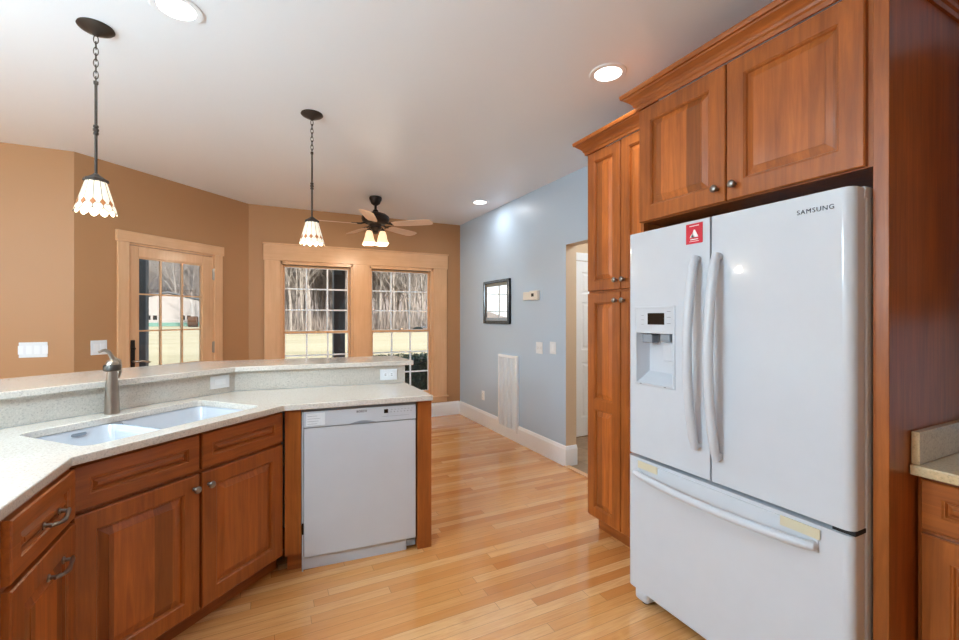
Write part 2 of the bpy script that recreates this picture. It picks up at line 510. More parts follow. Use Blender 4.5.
# baseboards
BB = [(0, 0), (0.018, 0), (0.018, 0.155), (0.013, 0.168), (0.010, 0.178), (0.004, 0.185), (0, 0.185)]
struct(MB().sweep(BB, [(2.5, 5.70), (2.5, 3.26), (2.62, 3.26)]).build('baseboard_right', M['white_trim']), 'tall white baseboard under the blue wall')
struct(MB().sweep(BB, [(BW_X0, 5.70), (2.482, 5.70)]).build('baseboard_back', M['white_trim']), 'tall white baseboard under the window wall')
struct(MB().sweep(BB, [(D0.x + (D1 - D0).normalized().x * 1.33, D0.y + (D1 - D0).normalized().y * 1.33), D1]).build('baseboard_diagonal', M['white_trim']))
struct(MB().sweep(BB, [(-3.6, 4.51), D0, D0 + (D1 - D0).normalized() * 0.29]).build('baseboard_left', M['white_trim']))

# hall door
hd = thing('door_2', 'white panelled hall door seen through the opening', 'door', (3.15, 3.998, 0)); hd['kind'] = 'structure'
m = MB()
W_, H_ = 0.76, 2.02
m.rings_y([(0, W_, 0.012, H_, 0.0), (0, W_, 0.012, H_, -0.035)], cap0=True)
xs = [0, 0.11, 0.34, 0.42, 0.65, W_]; zs_ = [0.012, 0.22, 0.86, 1.00, 1.55, 1.65, 1.90, H_]
for i in range(5):
    for j in range(7):
        x0, x1, z0, z1 = xs[i], xs[i + 1], zs_[j], zs_[j + 1]
        if i in (1, 3) and j in (1, 3, 5):
            m.rings_y([(x0, x1, z0, z1, -0.035), (x0 + .012, x1 - .012, z0 + .012, z1 - .012, -0.026), (x0 + .03, x1 - .03, z0 + .03, z1 - .03, -0.026), (x0 + .045, x1 - .045, z0 + .045, z1 - .045, -0.034)], cap1=True)
        else:
            m.rings_y([(x0, x1, z0, z1, -0.035)], cap1=True)
m.build('door_slab', M['white_trim'], hd)
m = MB().box(-0.09, -0.005, -0.02, 0, 0, 2.03).box(W_ + .005, W_ + .09, -0.02, 0, 0, 2.03).box(-0.09, W_ + .09, -0.024, 0, 2.03, 2.12)
m.build('door_casing', M['white_trim'], hd, bevel=0.003)
MB().lathe([(0, 0), (0.012, 0), (0.012, 0.03), (0.027, 0.045), (0.027, 0.06), (0.0, 0.068)], 20, (W_ - .06, -0.035, 0.95), '-y').build('knob', M['nickel'], hd)

# ------------------------------------------------------------------ double window
def sash(parent, name, x0, x1, z0, z1, y, cols, rows, st=0.045, bot=0.045, muntin=True):
    f = MB()
    f.box(x0, x0 + st, y, y + .035, z0, z1).box(x1 - st, x1, y, y + .035, z0, z1)
    f.box(x0 + st, x1 - st, y, y + .035, z0, z0 + bot).box(x0 + st, x1 - st, y, y + .035, z1 - st, z1)
    fo = f.build(name, M['pine'], parent, bevel=0.002)
    gx0, gx1, gz0, gz1 = x0 + st, x1 - st, z0 + bot, z1 - st
    MB().box(gx0, gx1, y + .016, y + .020, gz0, gz1).build('pane', M['glass'], fo)
    g = MB(); e = 0.006
    g.box(gx0, gx0 + e, y + .010, y + .026, gz0, gz1).box(gx1 - e, gx1, y + .010, y + .026, gz0, gz1)
    g.box(gx0, gx1, y + .010, y + .026, gz0, gz0 + e).box(gx0, gx1, y + .010, y + .026, gz1 - e, gz1)
    for i in range(1, cols):
        x = gx0 + (gx1 - gx0) * i / cols; g.box(x - .009, x + .009, y + .008, y + .028, gz0, gz1)
    for i in range(1, rows):
        z = gz0 + (gz1 - gz0) * i / rows; g.box(gx0, gx1, y + .0085, y + .0275, z - .009, z + .009)
    o = g.build('muntins', M['white_trim'], fo); o['label'] = 'white muntin grid'
    return fo
win = thing('window_1', 'double-hung twin window in a wide light maple frame', 'window', (0, 5.70, 0)); win['kind'] = 'structure'
m = MB()
m.box(-.007, .165, -.022, 0, .283, 2.05).box(1.005, 1.217, -.022, 0, .283, 2.05).box(2.088, 2.291, -.022, 0, .283, 2.05)
m.build('casing', M['pine'], win, bevel=0.003)
MB().box(-.018, 2.302, -.026, 0, 2.05, 2.245).build('head_casing', M['pine_x'], win, bevel=0.003)
MB().box(-.026, 2.312, -.040, 0, 2.238, 2.256).build('head_cap', M['pine_x'], win, bevel=0.003)
m = MB()
for a, b in ((.165, 1.005), (1.217, 2.088)):
    m.box(a, a + .025, -.008, .155, .30, 2.05).box(b - .025, b, -.008, .155, .30, 2.05).box(a, b, -.008, .155, 2.01, 2.05).box(a, b, -.008, .155, .285, .31)
m.build('jamb', M['pine'], win, bevel=0.002)
m = MB().box(-.03, 2.315, -.045, 0, .262, .283).box(.0, 2.29, -.022, 0, .196, .262)
m.build('sill', M['pine_x'], win, bevel=0.004)
for a, b in ((.188, .982), (1.240, 2.065)):
    sash(win, 'upper_sash', a, b, 1.175, 2.012, .075, 3, 3, st=.026, bot=.03)
    sash(win, 'lower_sash', a, b, .308, 1.205, .035, 3, 3, st=.026, bot=.055)
    lk = MB().box((a + b) / 2 - .03, (a + b) / 2 + .03, .038, .068, 1.2055, 1.213).tube([((a + b) / 2, .05, 1.213), ((a + b) / 2 + .02, .045, 1.222)], .005, 8)
    lk.build('sash_lock', M['nickel'], win)

# added unseen side window on the left, bringing fill daylight into the room
w3 = thing('fill_window', 'added wide side window, out of view, for fill daylight', 'window', (-3.6, -0.7, 0), PI / 2); w3['kind'] = 'structure'
MB().box(-.09, 0, -.02, 0, .6, 2.3).box(2.2, 2.29, -.02, 0, .6, 2.3).box(-.09, 2.29, -.02, 0, 2.3, 2.4).box(-.09, 2.29, -.03, 0, .52, .6).build('casing', M['pine'], w3, bevel=.003)
sash(w3, 'sash', 0, 1.09, .61, 2.29, .05, 3, 4)
sash(w3, 'sash', 1.10, 2.2, .61, 2.29, .05, 3, 4)

# ------------------------------------------------------------------ glazed door in the diagonal wall
dr = thing('door_1', 'glazed light maple patio door with white muntins', 'door', (D0.x, D0.y, 0), DA); dr['kind'] = 'structure'
MB().box(.302, .392, -.022, 0, 0, 2.035).box(1.228, 1.322, -.022, 0, 0, 2.035).build('casing', M['pine'], dr, bevel=.003)
MB().box(.290, 1.336, -.028, 0, 2.035, 2.132).build('head_casing', M['pine_x'], dr, bevel=.003)
MB().box(.3855, .394, -.004, .14, 0, 2.03).box(1.226, 1.2345, -.004, .14, 0, 2.03).box(.3855, 1.2345, -.004, .14, 2.018, 2.0345).build('jamb', M['pine'], dr)
sx0, sx1, gx0, gx1 = .397, 1.223, .478, 1.105
m = MB().box(sx0, gx0, .0, .042, .012, 2.014).box(gx1, sx1, .0, .042, .012, 2.014).box(gx0, gx1, .0, .042, 1.918, 2.014).box(gx0, gx1, .0, .042, .012, .26)
slab = m.build('door_slab', M['pine'], dr, bevel=.003)
MB().box(gx0, gx1, .018, .023, .26, 1.918).build('pane', M['glass'], slab)
g = MB()
for i in (1, 2):
    x = gx0 + (gx1 - gx0) * i / 3; g.box(x - .0065, x + .0065, .010, .032, .26, 1.918)
for i in range(1, 5):
    z = 1.918 - (1.918 - .26) / 5 * i; g.box(gx0, gx1, .0105, .0315, z - .0065, z + .0065)
g.box(gx0, gx0 + .012, .008, .034, .26, 1.918).box(gx1 - .012, gx1, .008, .034, .26, 1.918).box(gx0, gx1, .008, .034, 1.906, 1.918)
g.build('muntins', M['pine'], slab)
for z in (1.83, 1.063):
    MB().lathe([(0, z - .06), (.0085, z - .06), (.0085, z + .06), (0, z + .06)], 12, (1.2265, -.008, 0)).box(1.212, 1.2405, -.003, 0, z - .055, z + .055).build('hinge', M['nickel'], dr)
h = MB().box(.412, .445, -.012, 0, .93, 1.175)
hp = h.build('handle_plate', M['bronze'], dr, bevel=.004)
MB().tube([(.428, -.010, .985), (.428, -.045, .985), (.436, -.056, .985), (.47, -.058, .988), (.52, -.056, .978), (.545, -.055, .972)], [.011, .010, .010, .009, .008, .007], 10).build('lever', M['nickel'], hp)
MB().lathe([(0, 0), (.013, 0), (.013, .012), (.006, .014), (.006, .028), (0, .028)], 14, (.428, -.012, 1.10), '-y').build('thumb_turn', M['bronze'], hp)

# ------------------------------------------------------------------ cabinet parts (local frame: x along the face, front faces -y)
def raised(parent, name, x0, x1, z0, z1, y, fw=.062, horiz=False, mid=None, thick=.02):
    """raised-panel door or drawer front; y is the plane of its back"""
    yf = y - thick
    m = MB()
    m.rings_y([(x0, x1, z0, z1, y), (x0, x1, z0, z1, yf + .004), (x0 + .004, x1 - .004, z0 + .004, z1 - .004, yf)], cap0=True)
    cells = [(x0 + fw, x1 - fw, z0 + fw, z1 - fw)]
    if mid: cells = [(x0 + fw, x1 - fw, z0 + fw, mid - fw / 2), (x0 + fw, x1 - fw, mid + fw / 2, z1 - fw)]
    e = .004
    m.box(x0 + e, x0 + fw, yf, yf + .010, z0 + e, z1 - e).box(x1 - fw, x1 - e, yf, yf + .010, z0 + e, z1 - e)
    m.box(x0 + fw, x1 - fw, yf, yf + .010, z0 + e, z0 + fw).box(x0 + fw, x1 - fw, yf, yf + .010, z1 - fw, z1 - e)
    if mid: m.box(x0 + fw, x1 - fw, yf, yf + .010, mid - fw / 2, mid + fw / 2)
    for a, b, c, d in cells:   # moulded inner edge
        m.rings_y([(a, b, c, d, yf), (a + .004, b - .004, c + .004, d - .004, yf + .004), (a + .007, b - .007, c + .007, d - .007, yf + .004), (a + .011, b - .011, c + .011, d - .011, yf + .012)])
    bmesh.ops.recalc_face_normals(m.bm, faces=m.bm.faces)
    fr = m.build(name, M['cherry_x'] if horiz else M['cherry'], parent)
    for a, b, c, d in cells:
        s_ = .022 if min(b - a, d - c) < .12 else .034
        k = min(s_, (d - c) / 2 - .016)
        p = MB().rings_y([(a + .009, b - .009, c + .009, d - .009, yf + .0125), (a + .014, b - .014, c + .014, d - .014, yf + .0125),
                          (a + .014 + k * .75, b - .014 - k * .75, c + .014 + k * .75, d - .014 - k * .75, yf + .004),
                          (a + .014 + k * .75, b - .014 - k * .75, c + .014 + k * .75, d - .014 - k * .75, yf + .002)], cap1=True)
        p.build('raised_panel', M['cherry_x'] if horiz else M['cherry_panel'], fr)
    return fr
def knob(parent, x, z, y):
    o = MB().lathe([(0, 0), (.0085, 0), (.0075, .004), (.0055, .008), (.006, .013), (.012, .018), (.0155, .022), (.0155, .026), (.0125, .030), (.006, .032), (0, .0325)], 22, (x, y, z), '-y').build('knob', M['pewter'], parent)
    return o
def pull(parent, x, z, y, w=.105):
    m = MB()
    for s in (-1, 1):
        m.lathe([(0, 0), (.011, 0), (.011, .003), (.006, .006), (.0055, .022), (0, .024)], 16, (x + s * w / 2, y, z), '-y')
    pts = [(x - w / 2 - .014, y - .020, z + .001), (x - w / 2, y - .024, z), (x - w / 4, y - .028, z - .007), (x, y - .031, z - .010), (x + w / 4, y - .028, z - .007), (x + w / 2, y - .024, z), (x + w / 2 + .014, y - .020, z + .001)]
    m.tube(pts, [.004, .0065, .0055, .0075, .0055, .0065, .004], 12)
    return m.build('pull', M['pewter'], parent)

# sink base cabinet
A = Vector((-.575, 1.896)); B = Vector((.09, 2.512)); C = Vector((.898, 2.442))
TS = math.atan2(B.y - A.y, B.x - A.x); TD = math.atan2(C.y - B.y, C.x - B.x)
CT, CB = .915, .883
sk = thing('sink_base_cabinet', 'reddish-brown corner sink cabinet with two doors and two false drawer fronts', 'cabinet', (A.x, A.y, 0), TS)
m = MB().box(.012, .936, .05, .10, .10, CB - .001)                          # face frame + carcass front
m.box(.012, .03, .10, .55, .10, .66).box(.918, .936, .10, .50, .10, .66).box(.03, .918, .10, .55, .10, .118)
m.build('body', M['cherry'], sk)
MB().box(.06, .97, .115, .13, 0, .10).build('toe_kick', M['cherry_x'], sk)
for a, b in ((.018, .466), (.478, .930)):
    raised(sk, 'drawer_front', a, b, .713, .868, .05, fw=.048, horiz=True)
dl = raised(sk, 'door', .018, .466, .105, .698, .05, fw=.066)
d2 = raised(sk, 'door', .478, .930, .105, .698, .05, fw=.066)
knob(dl, .440, .640, .03); knob(d2, .506, .640, .03)

# dishwasher run
dwc = thing('end_panel', 'reddish-brown end panel on the right side of the dishwasher', 'cabinet panel', (B.x, B.y, 0), TD)
MB().box(.722, .808, .03, .60, 0, CB - .001).build('side_panel', M['cherry'], dwc, bevel=.002)
fl = thing('corner_filler', 'reddish-brown filler strip between the sink cabinet and the dishwasher', 'cabinet panel', (B.x, B.y, 0), TD)
MB().box(.002, .083, .03, .055, .10, CB - .001).build('filler_strip', M['cherry'], fl, bevel=.002)
MB().box(.012, .083, .075, .09, 0, .10).build('toe_kick', M['cherry_x'], fl)
dw = thing('dishwasher', 'white built-in dishwasher beside the end panel', 'dishwasher', (B.x, B.y, 0), TD)
MB().box(.094, .714, .055, .58, .02, .862).build('tub', M['grey_plastic'], dw)
MB().box(.086, .718, .045, .055, .862, .880).build('top_strip', M['grey_plastic'], dw)
MB().box(.097, .712, .030, .054, .073, .774).build('door', M['appliance'], dw, bevel=.003)
m = MB()
# control panel with a shallow pocket grip at its lower middle
cp = MB().box(.095, .713, .026, .054, .778, .864)
cpo = cp.build('control_panel', M['appliance'], dw, bevel=.004)
g = MB(); pts = []
for i in range(17):
    t_ = i / 16; pts.append((.335 + .145 * t_, .0255, .7815 + .013 * math.sin(PI * t_)))
vb = [g.bm.verts.new(p) for p in pts]; vt = [g.bm.verts.new((p[0], p[1], .7805)) for p in pts]
for i in range(16): g.bm.faces.new((vt[i], vt[i + 1], vb[i + 1], vb[i]))
gg = g.build('pocket_grip', M['grey_plastic'], cpo); gg['label'] = 'grey recessed grip'
so = gg.modifiers.new('s', 'SOLIDIFY'); so.thickness = .002
MB().box(.525, .548, .0245, .0265, .826, .848).build('display', M['black'], cpo)
b_ = MB()
for i in range(7):
    b_.box(.563 + i * .0195, .568 + i * .0195, .0250, .0265, .829, .832)
    b_.box(.566 + i * .0195, .574 + i * .0195, .0250, .0265, .843, .8445)
b_.build('button_marks', M['grey_letter'], cpo)
MB().box(.515, .67, .0253, .0265, .806, .8068).build('panel_line', M['grey_letter'], cpo)
lettering('BOSCH', .016, M['grey_letter'], 'lettering', cpo, (.40, .0252, .846), bold=.0003, spacing=1.15)
ls = MB().box(.108, .205, .0245, .0265, .789, .856).build('pale_patch', M['plate'], cpo)  # pale rectangle on the control panel, with grey lines on it
q = MB()
for r_ in range(4):
    q.box(.114, .114 + .05 + .008 * (r_ % 3), .0240, .0248, .797 + r_ * .014, .7985 + r_ * .014)
q.build('patch_lines', M['grey_plastic'], ls)
MB().box(.086, .66, .050, .062, 0, .070).build('kick_plate', M['appliance_mat'], dw, bevel=.002)
MB().box(.0865, .0935, .034, .05, .0, .862).build('side_trim', M['appliance_mat'], dw)
MB().box(.0862, .0945, .0325, .0345, .20, .26).build('latch', M['black'], dw)

# left run: drawer base with a pull-out door, then a second one nearer to the camera
LX = -.592
def left_cab(y1, w, label):
    t = thing('drawer_cabinet', label, 'cabinet', (LX + .02, y1 - w, 0), PI / 2)
    # local x -> +Y, front -y -> +X ; face-frame plane at local y=.02
    MB().box(0, w, .02, .60, .10, CB - .001).build('body', M['cherry'], t)
    MB().box(0, w, .085, .10, 0, .10).build('toe_kick', M['cherry_x'], t)
    a, b = .008, w - .008
    d = raised(t, 'drawer', a, b, .704, .868, .02, fw=.048, horiz=True); pull(d, (a + b) / 2 + .02, .778, 0)
    e = raised(t, 'door', a, b, .105, .688, .02, fw=.066, horiz=False); pull(e, (a + b) / 2 + .05, .612, 0)
    return t
left_cab(1.925, .43, 'reddish-brown drawer cabinet at the lower left, left of the sink cabinet')
# counter: one continuous slab with the sink cut-out
def W2(u, v): 
    d = (B - A).normalized(); n = Vector((-d.y, d.x)); p = A + d * u + n * v; return (p.x, p.y)
def rrect(u0, u1, v0, v1, r, k=5):
    out = []
    for cx, cy, a0 in ((u1 - r, v0 + r, -PI / 2), (u1 - r, v1 - r, 0), (u0 + r, v1 - r, PI / 2), (u0 + r, v0 + r, PI)):
        for i in range(k + 1):
            a = a0 + PI / 2 * i / k; out.append((cx + r * math.cos(a), cy + r * math.sin(a)))
    return out
SU0, SU1, SV0, SV1 = .085, .850, .096, .553
S2 = Vector((-.989, 2.505)); S1 = Vector((-.17, 3.13)); S0 = Vector((.893, 3.010))
sdir = (S1 - S2).normalized(); S3 = S2 - sdir * .62
outline = [(-.575, .55), (A.x, A.y), (B.x, B.y), (C.x, C.y), (.897, 3.009), (S1.x, S1.y), (S2.x, S2.y), (S3.x, S3.y), (-1.48, .55)]
outline = list(outline)
hole = [W2(u, v) for u, v in rrect(SU0, SU1, SV0, SV1, .048)]
ct = MB().prism(outline, CB, CT, hole=hole).build('countertop', M['counter'], bevel=.004)
tag(ct, 'speckled beige quartz worktop around the sink and over the dishwasher', 'countertop')

# sink
sn = thing('kitchen_sink', 'white double-bowl undermount sink with a low divider', 'sink', (A.x, A.y, 0), TS)
def bowl(mb, u0, u1, v0, v1, ztop, zbot, r=.055):
    specs = [(-.004, ztop), (0.0, ztop - .006), (.004, zbot + .05), (.012, zbot + .02), (.035, zbot + .004), (.06, zbot)]
    L = []
    for ins, z in specs:
        L.append([mb.bm.verts.new((x, y, z)) for x, y in rrect(u0 + ins, u1 - ins, v0 + ins, v1 - ins, max(.02, r - ins * .3))])
    for P_, Q in zip(L, L[1:]):
        n = len(P_)
        for k in range(n): mb.bm.faces.new((P_[(k + 1) % n], P_[k], Q[k], Q[(k + 1) % n]))
    mb.bm.faces.new(L[-1])
    mb.smooth = True
um = .43
m = MB()
bowl(m, SU0 - .004, um - .012, SV0 - .004, SV1 + .004, CB - .001, .69)
m.build('bowl', M['sink'], sn, recalc=False)
m = MB()
bowl(m, um + .012, SU1 + .004, SV0 - .004, SV1 + .004, CB - .001, .69)
m.build('bowl', M['sink'], sn, recalc=False)
rim = MB().prism([(SU0 - .03, SV0 - .03), (SU1 + .03, SV0 - .03), (SU1 + .03, SV1 + .03), (SU0 - .03, SV1 + .03)], CB - .012, CB - .0005, hole=rrect(SU0 - .004, SU1 + .004, SV0 - .004, SV1 + .004, .05))
rim.build('rim', M['sink'], sn)
MB().box(um - .0165, um + .0165, SV0 - .002, SV1 + .002, .70, CB - .020).build('divider', M['sink'], sn, bevel=.012, seg=3)
for uc in (.26, .63):
    MB().lathe([(0, .6905), (.028, .6905), (.042, .694), (.044, .692), (.044, .688)], 24, (uc, .33, 0)).build('drain', M['nickel'], sn)
MB().prism([(x, y) for x, y in rrect(.23, .285, .0, .013, .006)], 0, .003).build('overflow_slot', M['grey_plastic'], sn, loc=(.035, SV1 - .0005, .856)).rotation_euler = (PI / 2, 0, 0)

# splash wall, bar top
def off(p, q, d):
    n = Vector((-(q - p).y, (q - p).x)).normalized() * d
    return n
SE = Vector((.893, 3.010))
def offset_poly(path, d):
    out = []
    for i, p in enumerate(path):
        ns = []
        if i > 0: ns.append(off(path[i - 1], p, 1))
        if i < len(path) - 1: ns.append(off(p, path[i + 1], 1))
        v = ns[0] if len(ns) == 1 else (ns[0] + ns[1]).normalized()
        if len(ns) == 2: v = v / v.dot(ns[0])
        out.append(p + v * d)
    return out
path = [S3, S2, S1, SE]
p1 = offset_poly(path, .0005); p2 = offset_poly(path, .02)
sp = MB().prism([tuple(p) for p in p1] + [tuple(p) for p in reversed(p2)], CT + .0005, 1.0385).build('backsplash', M['splash'])
tag(sp, 'speckled grey-beige stone upstand between worktop and raised bar', 'backsplash')
p3 = offset_poly(path, .0205); p4 = offset_poly(path, .15)
bw = MB().prism([tuple(p) for p in p3] + [tuple(p) for p in reversed(p4)], 0, 1.0385).build('trim_2', M['blue'])
struct(bw, 'low blue knee wall carrying the bar')
bar_front = [Vector((-1.50, 2.073)), Vector((-.976, 2.473)), Vector((-.165, 3.088)), Vector((.948, 2.982))]
bar_back = [Vector((-1.72, 2.625)), Vector((-1.192, 3.021)), Vector((-.409, 3.600)), Vector((.942, 3.437))]
bt = MB().prism([tuple(p) for p in bar_front] + [tuple(p) for p in reversed(bar_back)], 1.039, 1.07).build('bar_top', M['counter'], bevel=.004)
tag(bt, 'raised speckled quartz bar top running behind the sink', 'countertop')
# outlets on the upstand
def plate_thing(name, label, cat, loc, rotz, w, h, gang=1, style='rocker', group=None):
    t = thing(name, label, cat, loc, rotz, group)
    MB().box(-w / 2, w / 2, -.006, -.0005, -h / 2, h / 2).build('cover_plate', M['plate'], t, bevel=.0025)
    for k in range(gang):
        x = (k - (gang - 1) / 2) * .046
        if style == 'rocker':
            m = MB().box(x - .0165, x + .0165, -.0085, -.006, -.033, .033)
            m.build('rocker', M['white_trim'], t, bevel=.001)
        elif style == 'flat':
            m = MB().box(-.033, .033, -.0085, -.006, -.0165, .0165); m.build('rocker', M['white_trim'], t, bevel=.001)
        elif style == 'duplex_h':
            for s in (-1, 1):
                oo = MB().lathe([(0, 0), (.017, 0), (.016, .003), (0, .003)], 20, (s * .021, -.006, 0), '-y').build('socket', M['white_trim'], t)
                MB().box(s * .021 - .007, s * .021 + .005, -.0097, -.0088, .004, .0065).box(s * .021 - .007, s * .021 + .005, -.0097, -.0088, -.0065, -.004).build('slots', M['dark_gap'], oo)
        elif style == 'duplex':
            for s in (-1, 1):
                oo = MB().lathe([(0, 0), (.017, 0), (.016, .003), (0, .003)], 20, (0, -.006, s * .021), '-y').build('socket', M['white_trim'], t)
                MB().box(-.0065, -.004, -.0097, -.0088, s * .021 - .005, s * .021 + .007).box(.004, .0065, -.0097, -.0088, s * .021 - .005, s * .021 + .007).build('slots', M['dark_gap'], oo)
        elif style == 'toggle':
            MB().box(x - .005, x + .005, -.008, -.006, -.012, .012).build('toggle_slot', M['ivory'], t)
            MB().box(x - .0035, x + .0035, -.018, -.006, -.001, .009).build('toggle', M['white_trim'], t, bevel=.001)
    return t
pa = S2 + sdir * (Vector((-.247, 3.071)) - S2).length
plate_thing('wall_switch', 'white horizontal switch plate on the stone upstand, right of the faucet', 'switch', (pa.x, pa.y, .986), math.atan2(sdir.y, sdir.x), .118, .078, 1, 'flat')
d2_ = (SE - S1).normalized(); pb = S1 + d2_ * (Vector((.778, 3.022)) - S1).length
plate_thing('wall_outlet', 'white horizontal outlet on the stone upstand above the dishwasher', 'outlet', (pb.x, pb.y, .976), math.atan2(d2_.y, d2_.x), .118, .076, 1, 'duplex_h')
plate_thing('wall_switch', 'wide white four-gang switch plate on the tan wall at far left', 'switch', (-1.594, 4.51, 1.128), 0, .164, .117, 4, 'rocker')
uu = (D1 - D0).normalized(); pp = D0 + uu * .169
plate_thing('wall_switch', 'white double switch plate left of the glazed door', 'switch', (pp.x, pp.y, 1.127), DA, .118, .120, 2, 'rocker')
plate_thing('wall_switch', 'left of the two white switch plates on the blue wall', 'switch', (2.5, 3.69, 1.067), -PI / 2, .118, .118, 2, 'toggle')
plate_thing('wall_switch', 'right of the two white switch plates on the blue wall, nearer the opening', 'switch', (2.5, 3.458, 1.081), -PI / 2, .10, .118, 1, 'rocker')
plate_thing('wall_outlet', 'low white outlet on the blue wall above the baseboard', 'outlet', (2.5, 4.96, .378), -PI / 2, .075, .118, 1, 'duplex')

# faucet (body, collar, dome lever, spout curving down behind)
fa = thing('kitchen_faucet', 'brushed nickel single-lever faucet behind the sink', 'faucet', (-.661, 2.663, CT), TS)
MB().lathe([(0, 0), (.031, 0), (.031, .014), (.0295, .018), (.029, .06), (.0265, .12), (.022, .175), (.0205, .208), (0, .208)], 28).build('body', M['nickel'], fa)
MB().lathe([(.0, .206), (.030, .206), (.034, .210), (.034, .232), (.031, .236), (0, .236)], 28).build('collar', M['gunmetal'], fa)
MB().lathe([(.0265, .235), (.0255, .243), (.020, .254), (.012, .260), (0, .262)], 28).build('dome', M['nickel'], fa)
lv = MB().tube([(.006, 0, .255), (-.004, .0, .280), (-.018, -.005, .300), (-.034, -.008, .308), (-.047, -.010, .306), (-.060, -.012, .300)], [.012, .009, .009, .0075, .0065, .0055], 14)
lv.build('lever', M['nickel'], fa)
MB().tube([(.006, .012, .245), (.022, .020, .262), (.042, .022, .250), (.048, .024, .222), (.046, .024, .190), (.038, .022, .165)], [.010, .010, .009, .008, .008, .007], 12).build('spray_arm', M['nickel'], fa)

# ------------------------------------------------------------------ right-hand tall cabinets (local x: 0 = far end, running towards the camera; front faces -X)
def right_thing(name, label, cat, X, Yfar):
    return thing(name, label, cat, (X, Yfar, 0), -PI / 2)
CROWN = [(0, 2.425), (.010, 2.425), (.013, 2.440), (.020, 2.446), (.024, 2.456), (.034, 2.466), (.048, 2.476), (.060, 2.484), (.064, 2.490), (.074, 2.492), (.078, 2.505), (.078, 2.512), (0, 2.512)]
CROWN = [(a * CROWN_K, b) for a, b in CROWN]
pc = right_thing('pantry_cabinet', 'tall reddish-brown pantry cabinet with four raised-panel doors left of the fridge', 'cabinet', 1.87, 2.22)
PW = .59
m = MB().box(0, PW, .02, .628, .10, 2.43); m.build('body', M['cherry'], pc)
MB().box(.01, PW, .09, .105, 0, .10).build('toe_kick', M['cherry_x'], pc)
for k, (a, b) in enumerate(((.006, .292), (.298, .584))):
    up = raised(pc, 'door', a, b, 1.545, 2.425, .02, fw=.06)
    lo = raised(pc, 'door', a, b, .115, 1.530, .02, fw=.06, mid=.83)
    kx = b - .028 if k == 0 else a + .028
    knob(up, kx, 1.60, 0); knob(lo, kx, 1.478, 0)
# crown, in local coordinates: path runs from far back corner round the front
MB().sweep([(o, z - 0.0) for o, z in CROWN], [(0, .628), (0, .0), (PW, .0)], side=-1 if False else 1).build('crown_moulding', M['cherry_x'], pc)

fc = right_thing('fridge_cabinet', 'reddish-brown two-door cabinet above the fridge', 'cabinet', 1.70, 1.625)
FWD = .95
MB().box(0, FWD, .02, .795, 1.855, 2.43).build('body', M['cherry'], fc)
for a, b in ((.004, .464), (.470, .930)):
    d = raised(fc, 'door', a, b, 1.858, 2.422, .02, fw=.07)
    knob(d, b - .035 if a < .1 else a + .035, 1.915, 0)
ep = right_thing('fridge_side_panel', 'tall dark reddish-brown panel on the right side of the fridge', 'cabinet panel', 1.70, .6745)
MB().box(0, .04, 0, .795, 0, 2.43).build('panel', M['cherry'], ep, bevel=.002)
MB().sweep(CROWN, [(0, .17), (0, .0), (FWD + .0405, .0), (FWD + .0405, .795)]).build('crown_moulding', M['cherry_x'], fc)
# hidden left side panel of the fridge bay
lp = right_thing('fridge_bay_panel', 'narrow reddish-brown side panel between pantry and fridge', 'cabinet panel', 1.70, 1.625)
MB().box(0, .018, .02, .795, 0, 1.854).build('panel', M['cherry'], lp)

# ------------------------------------------------------------------ refrigerator (local x from far side towards the camera)
FX0 = 1.605; FY1 = 1.602; FYW = .918
fr = right_thing('refrigerator', 'white french-door refrigerator with an ice and water dispenser', 'refrigerator', FX0, FY1)
MB().box(.006, FYW + .003, .075, .80, .03, 1.755).build('cabinet_body', M['appliance_mat'], fr, bevel=.004)
SPL = FY1 - 1.157
def soften(o):
    """smooth only the rounded edges, keep the broad front flat"""
    o.data.shade_smooth(); o.data.set_sharp_from_angle(angle=math.radians(35))
    at = o.data.attributes.get('sharp_edge') or o.data.attributes.new('sharp_edge', 'BOOLEAN', 'EDGE')
    big = set()
    for p in o.data.polygons:
        if p.area > .03: big.update(p.edge_keys)
    for e in o.data.edges:
        if e.key in big: at.data[e.index].value = True
def rounded_slab(name, x0, x1, z0, z1, r=.028, y0=0, y1=.068, hole=None, left=True, right=True):
    """door slab with softly rounded outer vertical edges, front gently convex"""
    m = MB()
    sec = []
    rl = r if left else .006; rr = r if right else .006
    n = 5
    for i in range(n + 1):
        a = PI / 2 * i / n; sec.append((x0 + rl - rl * math.cos(a), y0 + rl - rl * math.sin(a)))
    for i in range(n + 1):
        a = PI / 2 * i / n; sec.append((x1 - rr + rr * math.sin(a), y0 + rr - rr * math.cos(a)))
    sec += [(x1, y1), (x0, y1)]
    m.prism(sec, z0, z1)
    o = m.build(name, M['appliance'], fr)
    soften(o)
    return o
# left door, built round the dispenser niche
DX0, DX1, DZ0, DZ1 = .052, .278, 1.060, 1.430
NZ1 = 1.305
m = MB()
def sec_piece(x0, x1, z0, z1, rl):
    sec = []
    if rl:
        for i in range(6):
            a = PI / 2 * i / 5; sec.append((x0 + rl - rl * math.cos(a), rl - rl * math.sin(a)))
    else: sec.append((x0, 0))
    sec += [(x1, 0), (x1, .068), (x0, .068)]
    m.prism(sec, z0, z1)
L1 = SPL - .003
us = [(0, DX0 + .012, .028), (DX1 - .012, L1, 0)]
sec_piece(0, DX0 + .012, .722, 1.782, .028)
sec_piece(DX0 + .012, DX1 - .012, .722, DZ0 + .012, 0)
sec_piece(DX0 + .012, DX1 - .012, NZ1, 1.782, 0)
sec_piece(DX1 - .012, L1, .722, 1.782, 0)
bmesh.ops.remove_doubles(m.bm, verts=m.bm.verts, dist=1e-5)
ld = m.build('door', M['appliance'], fr)
soften(ld)
rd = rounded_slab('door', SPL + .003, FYW, .722, 1.782, left=False)
